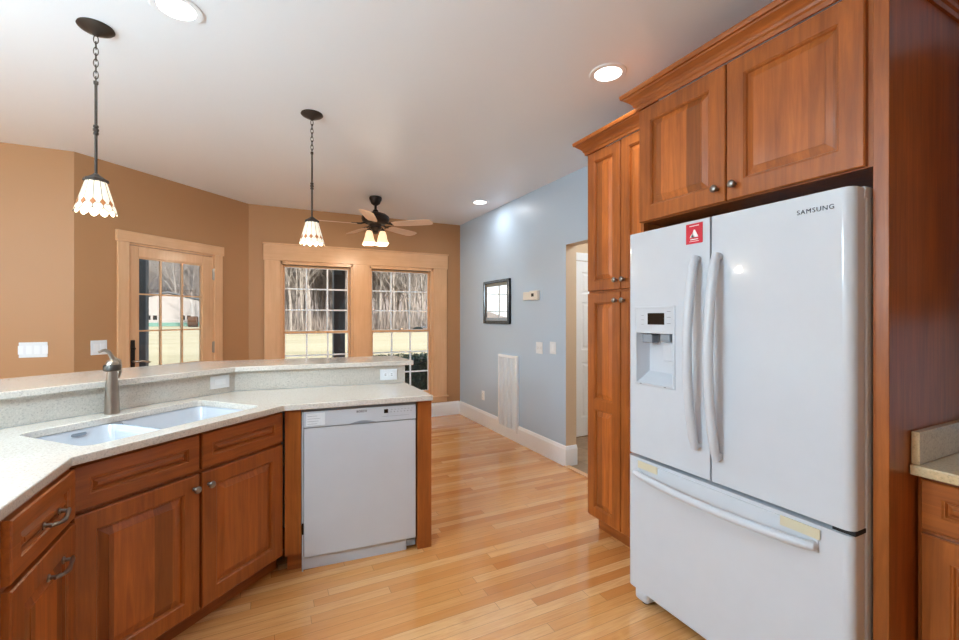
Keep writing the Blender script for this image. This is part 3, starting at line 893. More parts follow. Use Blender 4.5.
fz = rounded_slab('freezer_drawer', 0, FYW, .075, .706, .026)
# dispenser
dp = MB()
b_ = .010
dp.rings_y([(DX0, DX1, DZ0, DZ1, -.0), (DX0, DX1, DZ0, DZ1, -.004), (DX0 + .004, DX1 - .004, DZ0 + .004, DZ1 - .004, -.006), (DX0 + b_, DX1 - b_, DZ0 + b_, DZ1 - b_, -.006), (DX0 + b_ + .002, DX1 - b_ - .002, DZ0 + b_ + .002, DZ1 - b_ - .002, -.003)])
do = dp.build('dispenser_bezel', M['appliance'], ld, bevel=0)
MB().box(DX0 + .010, DX1 - .010, -.0045, .0, NZ1, DZ1 - .010).build('control_face', M['appliance'], do)
n_ = MB()
x0, x1, z0, z1 = DX0 + .011, DX1 - .011, DZ0 + .011, NZ1
f = [n_.bm.verts.new(p) for p in ((x0, -.002, z0), (x1, -.002, z0), (x1, -.002, z1), (x0, -.002, z1))]
bk = [n_.bm.verts.new(p) for p in ((x0 + .02, .060, z0 + .05), (x1 - .02, .060, z0 + .05), (x1 - .02, .060, z1), (x0 + .02, .060, z1))]
for i in range(4): n_.bm.faces.new((f[(i + 1) % 4], f[i], bk[i], bk[(i + 1) % 4]))
n_.bm.faces.new((bk[3], bk[2], bk[1], bk[0]))
n_.build('niche', M['appliance_mat'], do, recalc=False)
MB().box(x0 + .030, x0 + .088, .0, .045, z1 - .045, z1 - .005).build('water_label', M['grey_plastic'], do, bevel=.003)
MB().box(x1 - .075, x1 - .018, -.001, .050, z1 - .038, z1).build('ice_chute', M['grey_plastic'], do, bevel=.008)
MB().box(x1 - .072, x1 - .022, .020, .032, z1 - .125, z1 - .040).build('dispenser_paddle', M['appliance_mat'], do, bevel=.005)
MB().box(DX0 + .078, DX0 + .172, -.0065, -.004, 1.345, 1.398).build('display', M['black'], do, bevel=.001)
q = MB()
for z in (1.350, 1.378, 1.404): q.box(DX0 + .186, DX0 + .206, -.0055, -.004, z, z + .0015)
for z in (1.345, 1.366, 1.387): q.box(DX0 + .040, DX0 + .055, -.0055, -.004, z, z + .0012)
q.build('control_print', M['grey_letter'], do)
for a in (x0 + .02, x1 - .045): MB().box(a, a + .012, -.0065, -.004, z0 - .007, z0 - .004).build('tray_notch', M['grey_letter'], do)
# handles
def bow(parent, x, z0, z1, lean):
    m = MB(); pts = []; N = 16
    for i in range(N + 1):
        t = i / N; z = z0 + (z1 - z0) * t
        pts.append((x + lean * math.sin(PI * t), -.020 - .048 * math.sin(PI * t) ** 0.8, z))
    # rectangular-ish bar with rounded section
    m.tube(pts, [.0145] + [.0180] * (N - 1) + [.0145], 14)
    for z in (z0 + .012, z1 - .012): m.lathe([(0, -.002), (.0145, -.002), (.0145, .02), (.012, .03), (0, .032)], 16, (x, 0, z), '-y')
    o = m.build('handle', M['appliance_mat'], parent)
    return o
bow(ld, FY1 - 1.212, .84, 1.63, 0)
bow(rd, FY1 - 1.118, .82, 1.63, 0)
# freezer handle: wide bow on a shallow backing, cream tape at both ends
m = MB(); N = 20; pts = []
for i in range(N + 1):
    t = i / N
    pts.append((.068 + (.822 - .068) * t, -.020 - .050 * math.sin(PI * t) ** .7, .640 + .0 * t))
m.tube(pts, [.013] + [.016] * (N - 1) + [.013], 14)
for x in (.078, .812): m.lathe([(0, -.002), (.015, -.002), (.015, .02), (.013, .03), (0, .032)], 16, (x, 0, .640), '-y')
fh = m.build('handle', M['appliance_mat'], fz)
MB().box(.060, .826, -.004, .002, .618, .692).build('handle_recess', M['appliance'], fz, bevel=.002)
for a, b in ((.072, .185), (.712, .832)):
    MB().box(a, b, -.007, -.0035, .662, .695).build('tape_strip', M['tape'], fz)['label'] = 'cream adhesive tape strip'
# hinge covers, base grille, feet
for a, b in ((.002, .07), (FYW - .045, FYW + .002)): MB().box(a, b, .066, .15, 1.750, 1.788).build('hinge_cover', M['appliance_mat'], fr, bevel=.004)
MB().box(FYW - .06, FYW + .001, .012, .075, .7075, .7205).build('middle_hinge', M['dark_gap'], fr)
MB().box(.01, FYW - .01, .06, .09, .02, .074).build('base_grille', M['appliance_mat'], fr, bevel=.006)
for x in (.03, FYW - .11): 
    MB().box(x, x + .08, .012, .09, .012, .072).build('foot_cover', M['appliance_mat'], fr, bevel=.018, seg=3)
    MB().lathe([(0, 0), (.018, 0), (.018, .012), (0, .012)], 14, (x + .04, .05, 0)).build('foot', M['dark_gap'], fr)
lettering('SAMSUNG', .0215, M['chrome'], 'lettering', rd, (FY1 - .786, -.0012, 1.728), bold=.0, spacing=1.15)
st = MB().box(FY1 - 1.269, FY1 - 1.191, -.0012, .001, 1.686, 1.770).build('sticker', M['red'], ld); st['label'] = 'red sticker with white mountain mark'
q = MB(); cx = FY1 - 1.230
for pts in (((cx - .022, 1.712), (cx - .002, 1.712), (cx - .004, 1.728), (cx - .010, 1.728)), ((cx - .014, 1.7125), (cx + .020, 1.7125), (cx + .004, 1.744), (cx - .002, 1.744))):
    vs = [q.bm.verts.new((p[0], -.0018, p[1])) for p in pts]; q.bm.faces.new(vs)
q.box(cx - .018, cx + .018, -.0019, -.0013, 1.702, 1.706)
q.box(cx - .022, cx + .022, -.0019, -.0013, 1.7585, 1.7615).box(cx - .022, cx + .022, -.0019, -.0013, 1.695, 1.697)
q.build('sticker_mark', M['white_letter'], st)

# ------------------------------------------------------------------ counter at the right edge
rc = thing('base_cabinet', 'dark reddish-brown base cabinet at the right edge under the beige counter', 'cabinet', (1.86, .630, 0), -PI / 2)
MB().box(0, .60, .02, .62, .10, CB - .001).build('body', M['cherry'], rc)
MB().box(0, .60, .09, .10, 0, .10).build('toe_kick', M['cherry_x'], rc)
raised(rc, 'drawer', .012, .45, .712, .868, .02, fw=.048, horiz=True)
raised(rc, 'door', .012, .45, .105, .697, .02, fw=.066)
uc = thing('reflected_cabinet', 'added unseen reddish-brown cabinet for the reflection in the fridge panel', 'cabinet', (2.23, .54, 0), -PI / 2)  # added out of view so the fridge panel reflects wood
MB().box(0, .60, .02, .265, 1.40, 2.42).build('body', M['cherry'], uc)
raised(uc, 'door', .006, .298, 1.405, 2.415, .02, fw=.06); raised(uc, 'door', .302, .594, 1.405, 2.415, .02, fw=.06)
tag(MB().prism([(1.825, .03), (2.48, .03), (2.48, .632), (1.825, .632)], CB, CT).build('countertop', M['counter_warm'], bevel=.004), 'short beige speckled counter at the right edge beside the fridge panel', 'countertop')
tag(MB().box(1.838, 2.48, .612, .632, CT + .0005, 1.018).build('backsplash', M['counter_warm'], bevel=.002), 'beige speckled side splash against the fridge panel', 'backsplash')

# ------------------------------------------------------------------ blue wall fittings
mi = thing('wall_mirror', 'black framed rectangular mirror on the blue wall', 'mirror', (2.499, 4.90, 1.30), -PI / 2)
mw, mh = .64, .52
f = MB()
f.rings_y([(0, mw, 0, mh, 0), (0, mw, 0, mh, -.028), (.006, mw - .006, .006, mh - .006, -.034), (.03, mw - .03, .03, mh - .03, -.034), (.036, mw - .036, .036, mh - .036, -.026)], cap0=True)
f.build('frame', M['black'], mi)
MB().rings_y([(.034, mw - .034, .034, mh - .034, -.024), (.07, mw - .07, .07, mh - .07, -.016), (.072, mw - .072, .072, mh - .072, -.010)]).build('inner_bevel', M['silver'], mi)
MB().box(.05, mw - .05, -.012, -.004, .05, mh - .05).build('mirror_glass', M['mirror'], mi)
th = thing('thermostat', 'small white thermostat with a dark screen on the blue wall', 'thermostat', (2.499, 3.98, 1.558), -PI / 2)
MB().box(0, .15, -.018, 0, .0, .085).build('wall_plate', M['ivory'], th, bevel=.004)
tb = MB().box(.15, .30, -.035, 0, -.004, .092).build('control_box', M['ivory'], th, bevel=.006)
MB().box(.19, .235, -.037, -.034, .032, .065).build('screen', M['dark_gap'], tb)
vg = thing('air_return_grille', 'tall white return-air grille on the blue wall', 'vent grille', (2.499, 4.515, .10), -PI / 2)
gw, gh = .425, .845
f = MB()
f.box(0, .03, -.030, 0, 0, gh).box(gw - .03, gw, -.030, 0, 0, gh).box(.03, gw - .03, -.030, 0, 0, .03).box(.03, gw - .03, -.030, 0, gh - .03, gh)
for i in (1, 2, 3):
    x = .03 + (gw - .06) * i / 4; f.box(x - .008, x + .008, -.031, -.001, .03, gh - .03)
f.build('frame', M['white_trim'], vg, bevel=.003)
MB().box(.03, gw - .03, -.003, -.001, .03, gh - .03).build('backing', M['white_trim'], vg)
lv = MB(); k = int((gh - .06) / .0125)
for i in range(k):
    z = .033 + i * .0125
    vs = [lv.bm.verts.new(p) for p in ((.03, -.025, z), (gw - .03, -.025, z), (gw - .03, -.010, z + .0125), (.03, -.010, z + .0125))]
    lv.bm.faces.new(vs)
o = lv.build('louvers', M['white_trim'], vg); sm_ = o.modifiers.new('s', 'SOLIDIFY'); sm_.thickness = .0012
tag(o, kind='stuff')

# ------------------------------------------------------------------ recessed lights
def recessed(x, y, label):
    t = thing('recessed_light', label, 'ceiling light', (x, y, CEIL), 0, 'recessed ceiling lights')
    MB().lathe([(.070, -.006), (.094, -.0065), (.097, -.003), (.097, -.0003), (.070, -.0003)], 36, closed=True).build('trim_ring', M['white_trim'], t)
    MB().lathe([(0, -.0035), (.0695, -.0035), (.0695, -.0008), (0, -.0008)], 32).build('lens', M['can'], t)
    d = bpy.data.lights.new('recessed_lamp', 'AREA'); d.shape = 'DISK'; d.size = .14; d.energy = CAN_W; d.color = (.95, .97, 1.0); 
    l = bpy.data.objects.new('recessed_lamp', d); COL.objects.link(l); l.parent = t; l.location = (0, 0, -.012)
    return t
for x, y, lab in ((-.335, 2.221, 'recessed ceiling light above the sink at the top left'), (1.652, 1.79, 'round recessed ceiling light in front of the pantry'),
                  (2.197, 4.442, 'recessed ceiling light near the blue wall by the ceiling fan'), (-.1, .35, 'added recessed fill light above the camera, out of view'),  # last one added out of view for more room light
                  ):
    recessed(x, y, lab)

# ------------------------------------------------------------------ pendants
def pendant(x, y, label, yaw=0.0):
    t = thing('pendant_light', label, 'pendant light', (x, y, CEIL), yaw, 'stained glass pendants over the bar')
    MB().lathe([(0, -.0005), (.066, -.0005), (.068, -.006), (.062, -.012), (.040, -.024), (.016, -.032), (.008, -.04), (0, -.04)], 36).build('ceiling_canopy', M['iron'], t)
    # chain of oval links, each turned by a quarter
    ch = MB(); z = -.040
    for i in range(8):
        zc = z - .017; pts = []
        for k in range(14):
            a = 2 * PI * k / 14; p = (.0085 * math.cos(a), 0, .0185 * math.sin(a))
            if i % 2: p = (0, p[0], p[2])
            pts.append((p[0], p[1], zc + p[2]))
        ch.tube(pts, .0020, 6, closed=True); z -= .0265
    ch.build('chain', M['iron'], t)
    zt = z - .004
    zs = 2.015 - CEIL
    mid = (zt + zs) / 2
    r = MB().lathe([(0, zt + .012), (.009, zt + .010), (.009, zt - .002), (.0055, zt - .006), (.0055, mid + .022), (.010, mid + .020), (.010, mid + .012), (.006, mid + .010), (.011, mid + .004), (.011, mid - .004), (.006, mid - .010), (.010, mid - .012), (.010, mid - .020), (.0055, mid - .022), (.0055, zs + .008), (0, zs + .008)], 16)
    r.build('stem', M['iron'], t)
    # fluted metal holder
    hd_ = MB(); N = 32; prof = [(.008, zs + .012), (.016, zs + .004), (.030, zs - .006), (.043, zs - .014), (.044, zs - .024), (.036, zs - .028)]
    rings = []
    for r_, z_ in prof:
        rings.append([hd_.bm.verts.new(((r_ * (1 + .06 * math.cos(8 * 2 * PI * k / N))) * math.cos(2 * PI * k / N), (r_ * (1 + .06 * math.cos(8 * 2 * PI * k / N))) * math.sin(2 * PI * k / N), z_)) for k in range(N)])
    for P_, Q in zip(rings, rings[1:]):
        for k in range(N): hd_.bm.faces.new((P_[k], P_[(k + 1) % N], Q[(k + 1) % N], Q[k]))
    hd_.smooth = True
    ho = hd_.build('shade_holder', M['iron'], t); so = ho.modifiers.new('s', 'SOLIDIFY'); so.thickness = .002
    # leaded glass shade: 12 panels, a band of amber diamonds, scalloped lower edge
    z0, z1 = zs - .022, zs - .168
    N = 12
    def R(zz):
        tt = (z0 - zz) / (z0 - z1); return .036 + .040 * tt
    def pt(a, zz, o=0): return ((R(zz) + o) * math.cos(a), (R(zz) + o) * math.sin(a), zz)
    zb = z1 + .048; ze = z1 + .018
    gl = MB(); lead = MB(); ams = []
    for k in range(N):
        a0, a1 = 2 * PI * k / N, 2 * PI * (k + 1) / N; am_ = (a0 + a1) / 2
        S = 6
        top = [pt(a0 + (a1 - a0) * i / S, z0) for i in range(S + 1)]
        md = [pt(a0 + (a1 - a0) * i / S, zb - .012 * math.sin(PI * i / S)) for i in range(S + 1)]
        bt_ = [pt(a0 + (a1 - a0) * i / S, ze - .018 * math.sin(PI * i / S)) for i in range(S + 1)]
        for A_, B_ in ((top, md), (md, bt_)):
            va = [gl.bm.verts.new(p) for p in A_]; vb = [gl.bm.verts.new(p) for p in B_]
            for i in range(S): gl.bm.faces.new((va[i], va[i + 1], vb[i + 1], vb[i]))
        lead.tube([pt(a0, z0, .001), pt(a0, zb, .001)], .0017, 5)
        lead.tube([(p[0] * 1.01, p[1] * 1.01, p[2]) for p in md], .0016, 5)
        lead.tube([(p[0] * 1.01, p[1] * 1.01, p[2]) for p in bt_], .0016, 5)
        lead.tube([pt(a0, zb, .001), pt(a0, ze, .001)], .0016, 5)
        w = (a1 - a0) * .30
        am = MB(); ams.append(am)
        dv = [am.bm.verts.new(pt(a, zz, .002)) for a, zz in ((a0, zb + .012), (a0 + w, zb - .004), (a0, zb - .020), (a0 - w, zb - .004))]
        am.bm.faces.new(dv)
        dl_ = [pt(a, zz, .0025) for a, zz in ((a0, zb + .012), (a0 + w, zb - .004), (a0, zb - .020), (a0 - w, zb - .004))]
        lead.tube(dl_, .0011, 5, closed=True)
    sh = gl.build('lamp_shade', M['cream_glass'], t); so = sh.modifiers.new('s', 'SOLIDIFY'); so.thickness = .0018
    for am in ams:
        ao = am.build('amber_diamond', M['amber_glass'], sh); so = ao.modifiers.new('s', 'SOLIDIFY'); so.thickness = .0015
    lead.build('leading', M['iron'], sh)
    MB().lathe([(0, zs - .02), (.013, zs - .02), (.013, zs - .05), (.024, zs - .08), (.028, zs - .105), (.020, zs - .13), (0, zs - .14)], 18).build('bulb', M['bulb'], t)
    d = bpy.data.lights.new('pendant_lamp', 'POINT'); d.energy = PEND_W; d.color = (1, .87, .70); d.shadow_soft_size = .03
    l = bpy.data.objects.new('pendant_lamp', d); COL.objects.link(l); l.parent = t; l.location = (0, 0, zs - .20)
    return t
pendant(-.685, 2.529, 'left stained glass pendant lamp on a chain, hanging above the sink and nearer the camera', .1)
pendant(.272, 2.996, 'right stained glass pendant lamp on a chain, hanging before the twin window', .35)

# ------------------------------------------------------------------ ceiling fan
fn = thing('ceiling_fan', 'dark bronze ceiling fan with five light wood blades and glass shades', 'ceiling fan', (1.082, 4.761, CEIL))
MB().lathe([(0, -.0005), (.062, -.0005), (.068, -.012), (.066, -.03), (.045, -.075), (.022, -.092), (0, -.092)], 32).build('ceiling_canopy', M['bronze'], fn)
MB().lathe([(0, -.08), (.0135, -.08), (.0135, -.135), (.028, -.145), (.032, -.175), (0, -.18)], 20).build('down_rod', M['bronze'], fn)
MB().lathe([(0, -.165), (.035, -.165), (.060, -.172), (.115, -.190), (.145, -.215), (.150, -.245), (.138, -.272), (.110, -.292), (.07, -.302), (.06, -.325), (0, -.325)], 40).build('motor_housing', M['bronze'], fn)
BZ = 2.385 - CEIL
def blade_mesh():
    m = MB(); outl = [(.20, -.045), (.26, -.058), (.45, -.068), (.60, -.070), (.645, -.052), (.66, 0), (.645, .052), (.60, .070), (.45, .068), (.26, .058), (.20, .045)]
    m.prism(outl, -.003, .003); return m
def arm_mesh():
    m = MB()
    m.tube([(.085, 0, .012), (.12, 0, .016), (.16, 0, .004), (.20, 0, .004)], [.012, .010, .010, .008], 8)
    m.tube([(.15, 0, .005), (.175, .03, .005), (.215, .042, .005), (.25, .03, .005)], .005, 6)
    m.tube([(.15, 0, .005), (.175, -.03, .005), (.215, -.042, .005), (.25, -.03, .005)], .005, 6)
    m.tube([(.19, 0, .005), (.25, 0, .005)], .005, 6)
    return m
bm0 = None
for k in range(5):
    a = math.radians(59 + 72 * k) - YAW
    if bm0 is None:
        b = blade_mesh().build('blade', M['blade'], fn, bevel=.0015); ar = arm_mesh().build('blade_arm', M['bronze'], b); bm0 = (b, ar)
    else:
        b = bm0[0].copy(); COL.objects.link(b); b.parent = fn; ar = bm0[1].copy(); COL.objects.link(ar); ar.parent = b
    b.location = (0, 0, BZ); b.rotation_euler = (math.radians(-12), 0, a)
MB().lathe([(0, -.322), (.055, -.322), (.060, -.335), (.052, -.350), (.030, -.375), (.034, -.390), (.020, -.405), (0, -.41)], 28).build('light_kit_hub', M['bronze'], fn)
pr0 = None
for k in range(4):
    a = math.radians(62 + 90 * k) - YAW
    if pr0 is None:
        am1 = MB().tube([(.03, 0, -.36), (.06, 0, -.352), (.085, 0, -.345), (.098, 0, -.352), (.10, 0, -.37)], .006, 8).lathe([(.0, -.362), (.020, -.364), (.024, -.375), (.022, -.392), (0, -.392)], 16, (.10, 0, 0)).build('light_arm', M['bronze'], fn)
        sh_ = MB()
        N = 24; prof = [(.018, -.385), (.026, -.392), (.034, -.41), (.040, -.44), (.048, -.475), (.060, -.505), (.066, -.515)]; rr_ = []
        for j, (r_, z_) in enumerate(prof):
            w = .05 * (j / 6) ** 2
            rr_.append([sh_.bm.verts.new((.10 + r_ * (1 + w * math.cos(6 * 2 * PI * q_ / N)) * math.cos(2 * PI * q_ / N), r_ * (1 + w * math.cos(6 * 2 * PI * q_ / N)) * math.sin(2 * PI * q_ / N), z_ )) for q_ in range(N)])
        for P_, Q in zip(rr_, rr_[1:]):
            for q_ in range(N): sh_.bm.faces.new((P_[q_], P_[(q_ + 1) % N], Q[(q_ + 1) % N], Q[q_]))
        sh_.smooth = True
        s1 = sh_.build('glass_shade', M['fan_glass'], am1); so = s1.modifiers.new('s', 'SOLIDIFY'); so.thickness = .003
        b1 = MB().lathe([(0, -.39), (.012, -.39), (.014, -.41), (.024, -.435), (.024, -.455), (.012, -.475), (0, -.478)], 16, (.10, 0, 0)).build('bulb', M['bulb'], am1)
        pr0 = (am1, s1, b1)
    else:
        am1 = pr0[0].copy(); COL.objects.link(am1); am1.parent = fn
        for q_ in pr0[1:]:
            c_ = q_.copy(); COL.objects.link(c_); c_.parent = am1
    am1.rotation_euler = (0, 0, a)
    d = bpy.data.lights.new('fan_lamp', 'POINT'); d.energy = FAN_W; d.color = (1, .85, .66); d.shadow_soft_size = .03
    l = bpy.data.objects.new('fan_lamp', d); COL.objects.link(l); l.parent = fn; l.location = (.11 * math.cos(a), .11 * math.sin(a), -.53)

# added fill globes, unseen at the left, to brighten the room and ceiling
for gx, gy, lab in ((-1.5, 1.0, 'added frosted globe fill lamp over the left side, out of view'), (-2.9, 1.85, 'added frosted globe fill lamp at the far left, out of view')):
    gt = thing('fill_globe', lab, 'pendant light', (gx, gy, CEIL))
    MB().lathe([(0, -.0005), (.07, -.0005), (.07, -.02), (.01, -.035), (.01, -.61), (0, -.61)], 24).build('stem', M['iron'], gt)
    MB().lathe([(.03, -.60)] + [(.17 * math.sin(PI * k / 14), -.79 + .17 * math.cos(PI * k / 14)) for k in range(1, 14)] + [(.0, -.96)], 28).build('globe', M['globe'], gt)

# added unseen lamp to light the hall
hl = thing('hall_fill_light', 'added round ceiling lamp in the hall, out of view', 'ceiling light', (3.4, 2.6, CEIL))
MB().lathe([(0, -.0005), (.14, -.0005), (.14, -.02), (.12, -.05), (.06, -.075), (0, -.08)], 28).build('lamp_dome', M['can'], hl)
d = bpy.data.lights.new('hall_fill_lamp', 'POINT'); d.energy = 30; d.color = (.82, .92, 1.0); d.shadow_soft_size = .12
l = bpy.data.objects.new('hall_fill_lamp', d); COL.objects.link(l); l.parent = hl; l.location = (0, 0, -.25)

# ------------------------------------------------------------------ outside
struct(MB().prism([(-220, -60), (260, -60), (260, 320), (-220, 320)], GZ - .2, GZ).build('ground', M['lawn']), 'dry winter lawn')
struct(MB().box(-6, 6, 5.95, 9.0, GZ, GZ + .12).build('porch_slab', M['concrete']))
struct(MB().box(-7, 6, 5.87, 9.1, 2.62, 2.68).build('porch_ceiling', M['tin']))
m = MB()
for x0, x1 in ((-9, 9),):
    v = [m.bm.verts.new(p) for p in ((x0, -9, 2.9), (x1, -9, 2.9), (x1, 0, 5.6), (x0, 0, 5.6), (x1, 9.2, 2.9), (x0, 9.2, 2.9))]
    m.bm.faces.new((v[0], v[1], v[2], v[3])); m.bm.faces.new((v[3], v[2], v[4], v[5])); m.bm.faces.new((v[0], v[3], v[5])); m.bm.faces.new((v[1], v[4], v[2])); m.bm.faces.new((v[0], v[5], v[4], v[1]))
struct(m.build('roof', M['roofing']))  # unseen house roof, ridge shaped to cast its shadow on the lawn
def post(x, y, label):
    t = thing('porch_post', label, 'porch post', (x, y, GZ + .12), 0, 'porch posts')
    MB().box(-.10, .10, -.10, .10, 0, 2.62 - GZ - .12).build('shaft', M['post'], t, bevel=.01)
    MB().box(-.13, .13, -.13, .13, 0, .16).build('post_base', M['post'], t, bevel=.01)
post(1.22, 8.35, 'charcoal porch post outside the left half of the twin window')
post(-1.74, 8.35, 'charcoal porch post outside the glazed door')

# white metal barn far across the lawn
def cam_pt(px, Z):
    X = (px - 479.5) / 435 * Z; s, c = math.sin(YAW), math.cos(YAW)
    return (X * c + Z * s, -X * s + Z * c)
bx, by = cam_pt(168, 92)
bn = thing('barn', 'white gabled metal building with small paired windows across the lawn', 'building', (bx, by, GZ), math.radians(8))
m = MB(); HW, EH, RH, DP = 9.5, 4.6, 7.0, 14
prof = [(-HW, 0), (HW, 0), (HW, EH), (0, RH), (-HW, EH)]
f = [m.bm.verts.new((p[0], 0, p[1])) for p in prof]; b = [m.bm.verts.new((p[0], DP, p[1])) for p in prof]
m.bm.faces.new(f); m.bm.faces.new(list(reversed(b)))
for i in range(5): m.bm.faces.new((f[i], f[(i + 1) % 5], b[(i + 1) % 5], b[i]))
m.build('walls', M['barn'], bn)
m = MB()
for s in (-1, 1):
    n = [(0, RH + .1), (s * (HW + .7), EH - .05), (s * (HW + .7), EH + .25), (0, RH + .42)]
    f = [m.bm.verts.new((p[0], -.5, p[1])) for p in n]; b = [m.bm.verts.new((p[0], DP + .5, p[1])) for p in n]
    m.bm.faces.new(f); m.bm.faces.new(list(reversed(b)))
    for i in range(4): m.bm.faces.new((f[i], f[(i + 1) % 4], b[(i + 1) % 4], b[i]))
m.build('roof', M['roofing'], bn)
MB().box(-HW - .02, HW + .02, -.04, .0, 0, .8).build('base_band', M['barn_teal'], bn)
for x in (-3.3, -2.2, 2.6, 3.7):
    w = MB().box(x - .35, x + .35, -.06, .02, 1.4, 2.3).build('window', M['black'], bn)
hx, hy = cam_pt(193, 86)
hb = MB().lathe([(0, -.8), (1.0, -.8), (1.05, -.7), (1.05, .7), (1.0, .8), (0, .8)], 20, (0, 0, 1.05), 'x').build('hay_bale', M['hay'], loc=(hx, hy, GZ), bevel=.02)
tag(hb, 'brown round bale in front of the white barn', 'hay bale')

# wooded hill
hm = MB(); NX, NY = 60, 16
def hill_z(x, y):
    t = max(0, (y - 128) / 120); t = min(1, t)
    return GZ + (t * t * (3 - 2 * t)) * (50 + 6 * math.sin(x * .021) - .10 * (x - 40)) * min(1, max(0, (x + 92) / 34)) 
grid = [[hm.bm.verts.new((-200 + 440 * i / NX, 126 + 150 * j / NY, hill_z(-200 + 440 * i / NX, 126 + 150 * j / NY))) for i in range(NX + 1)] for j in range(NY + 1)]
for j in range(NY):
    for i in range(NX): hm.bm.faces.new((grid[j][i], grid[j][i + 1], grid[j + 1][i + 1], grid[j + 1][i]))
hm.smooth = True
struct(hm.build('hills', M['hill'], recalc=False), 'wooded winter hill')

def bare_tree(seed, hgt, fine=3, mat='bark'):
    rnd = random.Random(seed); m = MB()
    def grow(p, d, length, r, lev):
        n = 4 if lev < 2 else 2; pts = [p.copy()]; rs = [r]; dd = d.copy()
        for i in range(n):
            dd = (dd + Vector((rnd.uniform(-.13, .13), rnd.uniform(-.13, .13), .05))).normalized()
            pts.append(pts[-1] + dd * length / n); rs.append(r * (1 - .62 * (i + 1) / n))
        m.tube(pts, rs, 5 if lev == 0 else (4 if lev == 1 else 3), cap=False)
        if lev >= fine: return
        k = {0: 16, 1: 7, 2: 4}.get(lev, 2)
        for i in range(k):
            t = (.28 + .72 * (i + .5) / k) if lev == 0 else (.25 + .75 * (i + .5) / k)
            idx = min(int(t * n), n - 1); q = pts[idx].lerp(pts[idx + 1], t * n - idx)
            az = rnd.uniform(0, 2 * PI); side = Vector((math.cos(az), math.sin(az), 0))
            nd = (dd * .75 + side * rnd.uniform(.55, .95) + Vector((0, 0, .25))).normalized()
            grow(q, nd, length * rnd.uniform(.32, .5) * (1.15 - .4 * t), max(.018, r * (1 - .62 * t) * .5), lev + 1)
    grow(Vector((0, 0, 0)), Vector((0, 0, 1)), hgt, hgt * .008 + .035, 0)
    return m
protos = []
for i, (hh, mt) in enumerate(((17, 'bark'), (20, 'bark'), (15, 'bark2'), (18, 'bark2'), (13, 'bark'))):
    o = bare_tree(100 + i, hh).build('bare_tree', M[mt], smooth=False, recalc=False)
    protos.append(o)
n_t = 0
rt = random.Random(5)
def put_tree(px, Z, sc=1.0, k=None):
    global n_t
    x, y = cam_pt(px, Z)
    src = protos[k if k is not None else rt.randrange(5)]
    if n_t < 5: o = protos[n_t]
    else: o = src.copy(); COL.objects.link(o)
    o.location = (x, y, hill_z(x, y) if y > 128 else GZ - .05); o.rotation_euler = (0, 0, rt.uniform(0, 6.28)); s_ = sc * rt.uniform(.85, 1.15); o.scale = (s_, s_, s_)
    tag(o, 'leafless pale tree of the winter woodland beyond the lawn', 'tree', 'bare trees of the woodland edge')
    n_t += 1
for i in range(110):
    put_tree(rt.uniform(272, 445), rt.uniform(63, 84))
for i in range(60): put_tree(rt.uniform(270, 445), rt.uniform(84, 125))
for i in range(58): put_tree(rt.uniform(128, 210), rt.uniform(109, 132))
for i in range(62): put_tree(rt.uniform(120, 445), rt.uniform(128, 200), 1.0)
for px, Z in ((291, 58), (310, 60), (179, 100)): put_tree(px, Z, .95, 1)

# tangled brush along the woodland edge: nobody could count it
rb = random.Random(9); m = MB()
for i in range(5200):
    px = rb.uniform(268, 448) if i < 4300 else rb.uniform(128, 212); Z = rb.uniform(62, 90) if i < 4300 else rb.uniform(112, 128)
    x, y = cam_pt(px, Z); h_ = rb.uniform(.8, 3.4); w_ = rb.uniform(.02, .06); a = rb.uniform(0, PI)
    dx, dy = w_ * math.cos(a), w_ * math.sin(a); lx, ly = rb.uniform(-.7, .7), rb.uniform(-.7, .7)
    p = [m.bm.verts.new(q) for q in ((x - dx, y - dy, GZ), (x + dx, y + dy, GZ), (x - dy, y + dx, GZ), (x + lx, y + ly, GZ + h_))]
    m.bm.faces.new((p[0], p[1], p[3])); m.bm.faces.new((p[1], p[2], p[3])); m.bm.faces.new((p[2], p[0], p[3]))
tag(m.build('woodland_brush', M['bark2'], recalc=False), 'tangled brown brush under the bare trees', 'brush', kind='stuff')

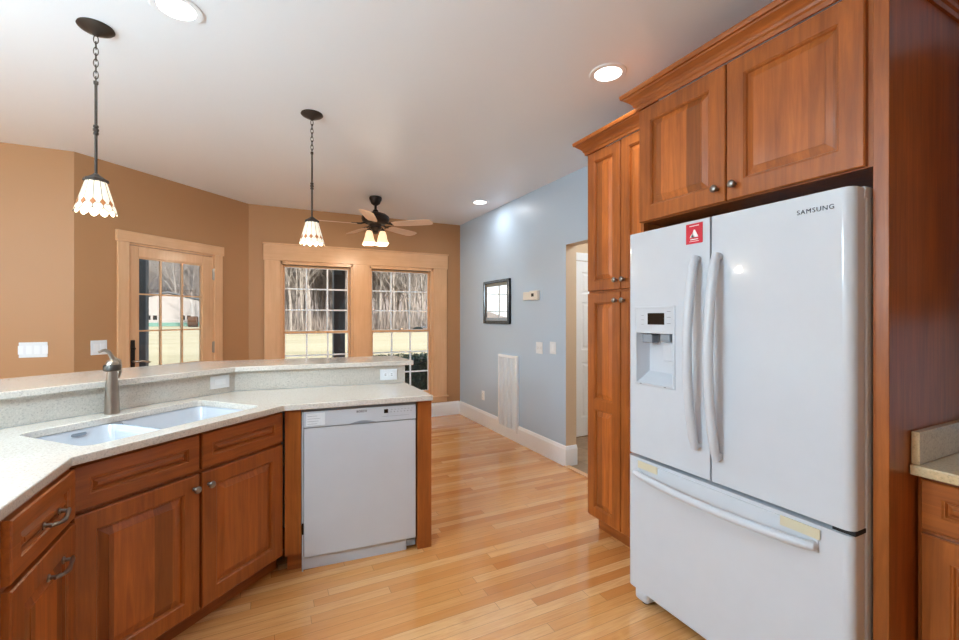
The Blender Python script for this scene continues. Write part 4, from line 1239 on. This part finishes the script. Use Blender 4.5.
# clipped evergreen hedge just beyond the porch
hg = thing('clipped_hedge', 'low dark green clipped hedge outside the right half of the twin window', 'hedge', (1.75, 9.7, GZ))
rh = random.Random(3)
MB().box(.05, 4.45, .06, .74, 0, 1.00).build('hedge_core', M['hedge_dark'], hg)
m = MB()
for i in range(9000):
    f_ = rh.random(); x = rh.uniform(0, 4.5); y = rh.uniform(0, .8); z = rh.uniform(.02, 1.06)
    if f_ < .42: y = rh.uniform(-.03, .05)
    elif f_ < .75: z = rh.uniform(1.0, 1.08)
    elif f_ < .87: x = rh.choice((rh.uniform(-.03, .04), rh.uniform(4.46, 4.53)))
    else: y = rh.uniform(.75, .83)
    a = Vector((rh.uniform(-1, 1), rh.uniform(-1, 1), rh.uniform(-1, 1))).normalized() * .028
    b = a.cross(Vector((rh.uniform(-1, 1), rh.uniform(-1, 1), rh.uniform(-1, 1)))).normalized() * .014
    c = Vector((x, y, z)); vs = [m.bm.verts.new(c + q) for q in (-a, b, a, -b)]; m.bm.faces.new(vs)
m.build('foliage', M['hedge'], hg, recalc=False)
# distant dark round shrub and a small pinkish shed at the woodland edge
sx_, sy_ = cam_pt(418, 60); m = MB()
for i in range(1500):
    u = rh.uniform(-1, 1); t = rh.uniform(0, 2 * PI); q = math.sqrt(1 - u * u) * rh.uniform(.85, 1.05)
    c = Vector((.62 * q * math.cos(t), .5 * q * math.sin(t), .30 + .27 * u)); a = Vector((rh.uniform(-1, 1), rh.uniform(-1, 1), rh.uniform(-1, 1))).normalized() * .09
    b = a.cross(Vector((.3, rh.uniform(-1, 1), .7))).normalized() * .06; vs = [m.bm.verts.new(c + k_) for k_ in (-a, b, a, -b)]; m.bm.faces.new(vs)
sh_ = thing('round_shrub', 'low dark evergreen shrub far across the lawn, right half of the twin window', 'shrub', (sx_, sy_, GZ))
m.build('foliage', M['hedge_dark'], sh_, recalc=False)
MB().lathe([(0, 0), (.05, 0), (.03, .35), (0, .36)], 8).build('trunk', M['bark2'], sh_)
gx_, gy_ = cam_pt(428, 61)
gd = thing('garden_shed', 'tiny pale pink shed with grey roof at the woodland edge', 'shed', (gx_, gy_, GZ), -YAW)
MB().box(-.8, 1.2, 0, 1.4, 0, .42).build('walls', M['barn_pink'], gd)
MB().prism([(-1.0, -.15), (1.4, -.15), (1.4, 1.55), (-1.0, 1.55)], .42, .66).build('roof', M['roofing'], gd)
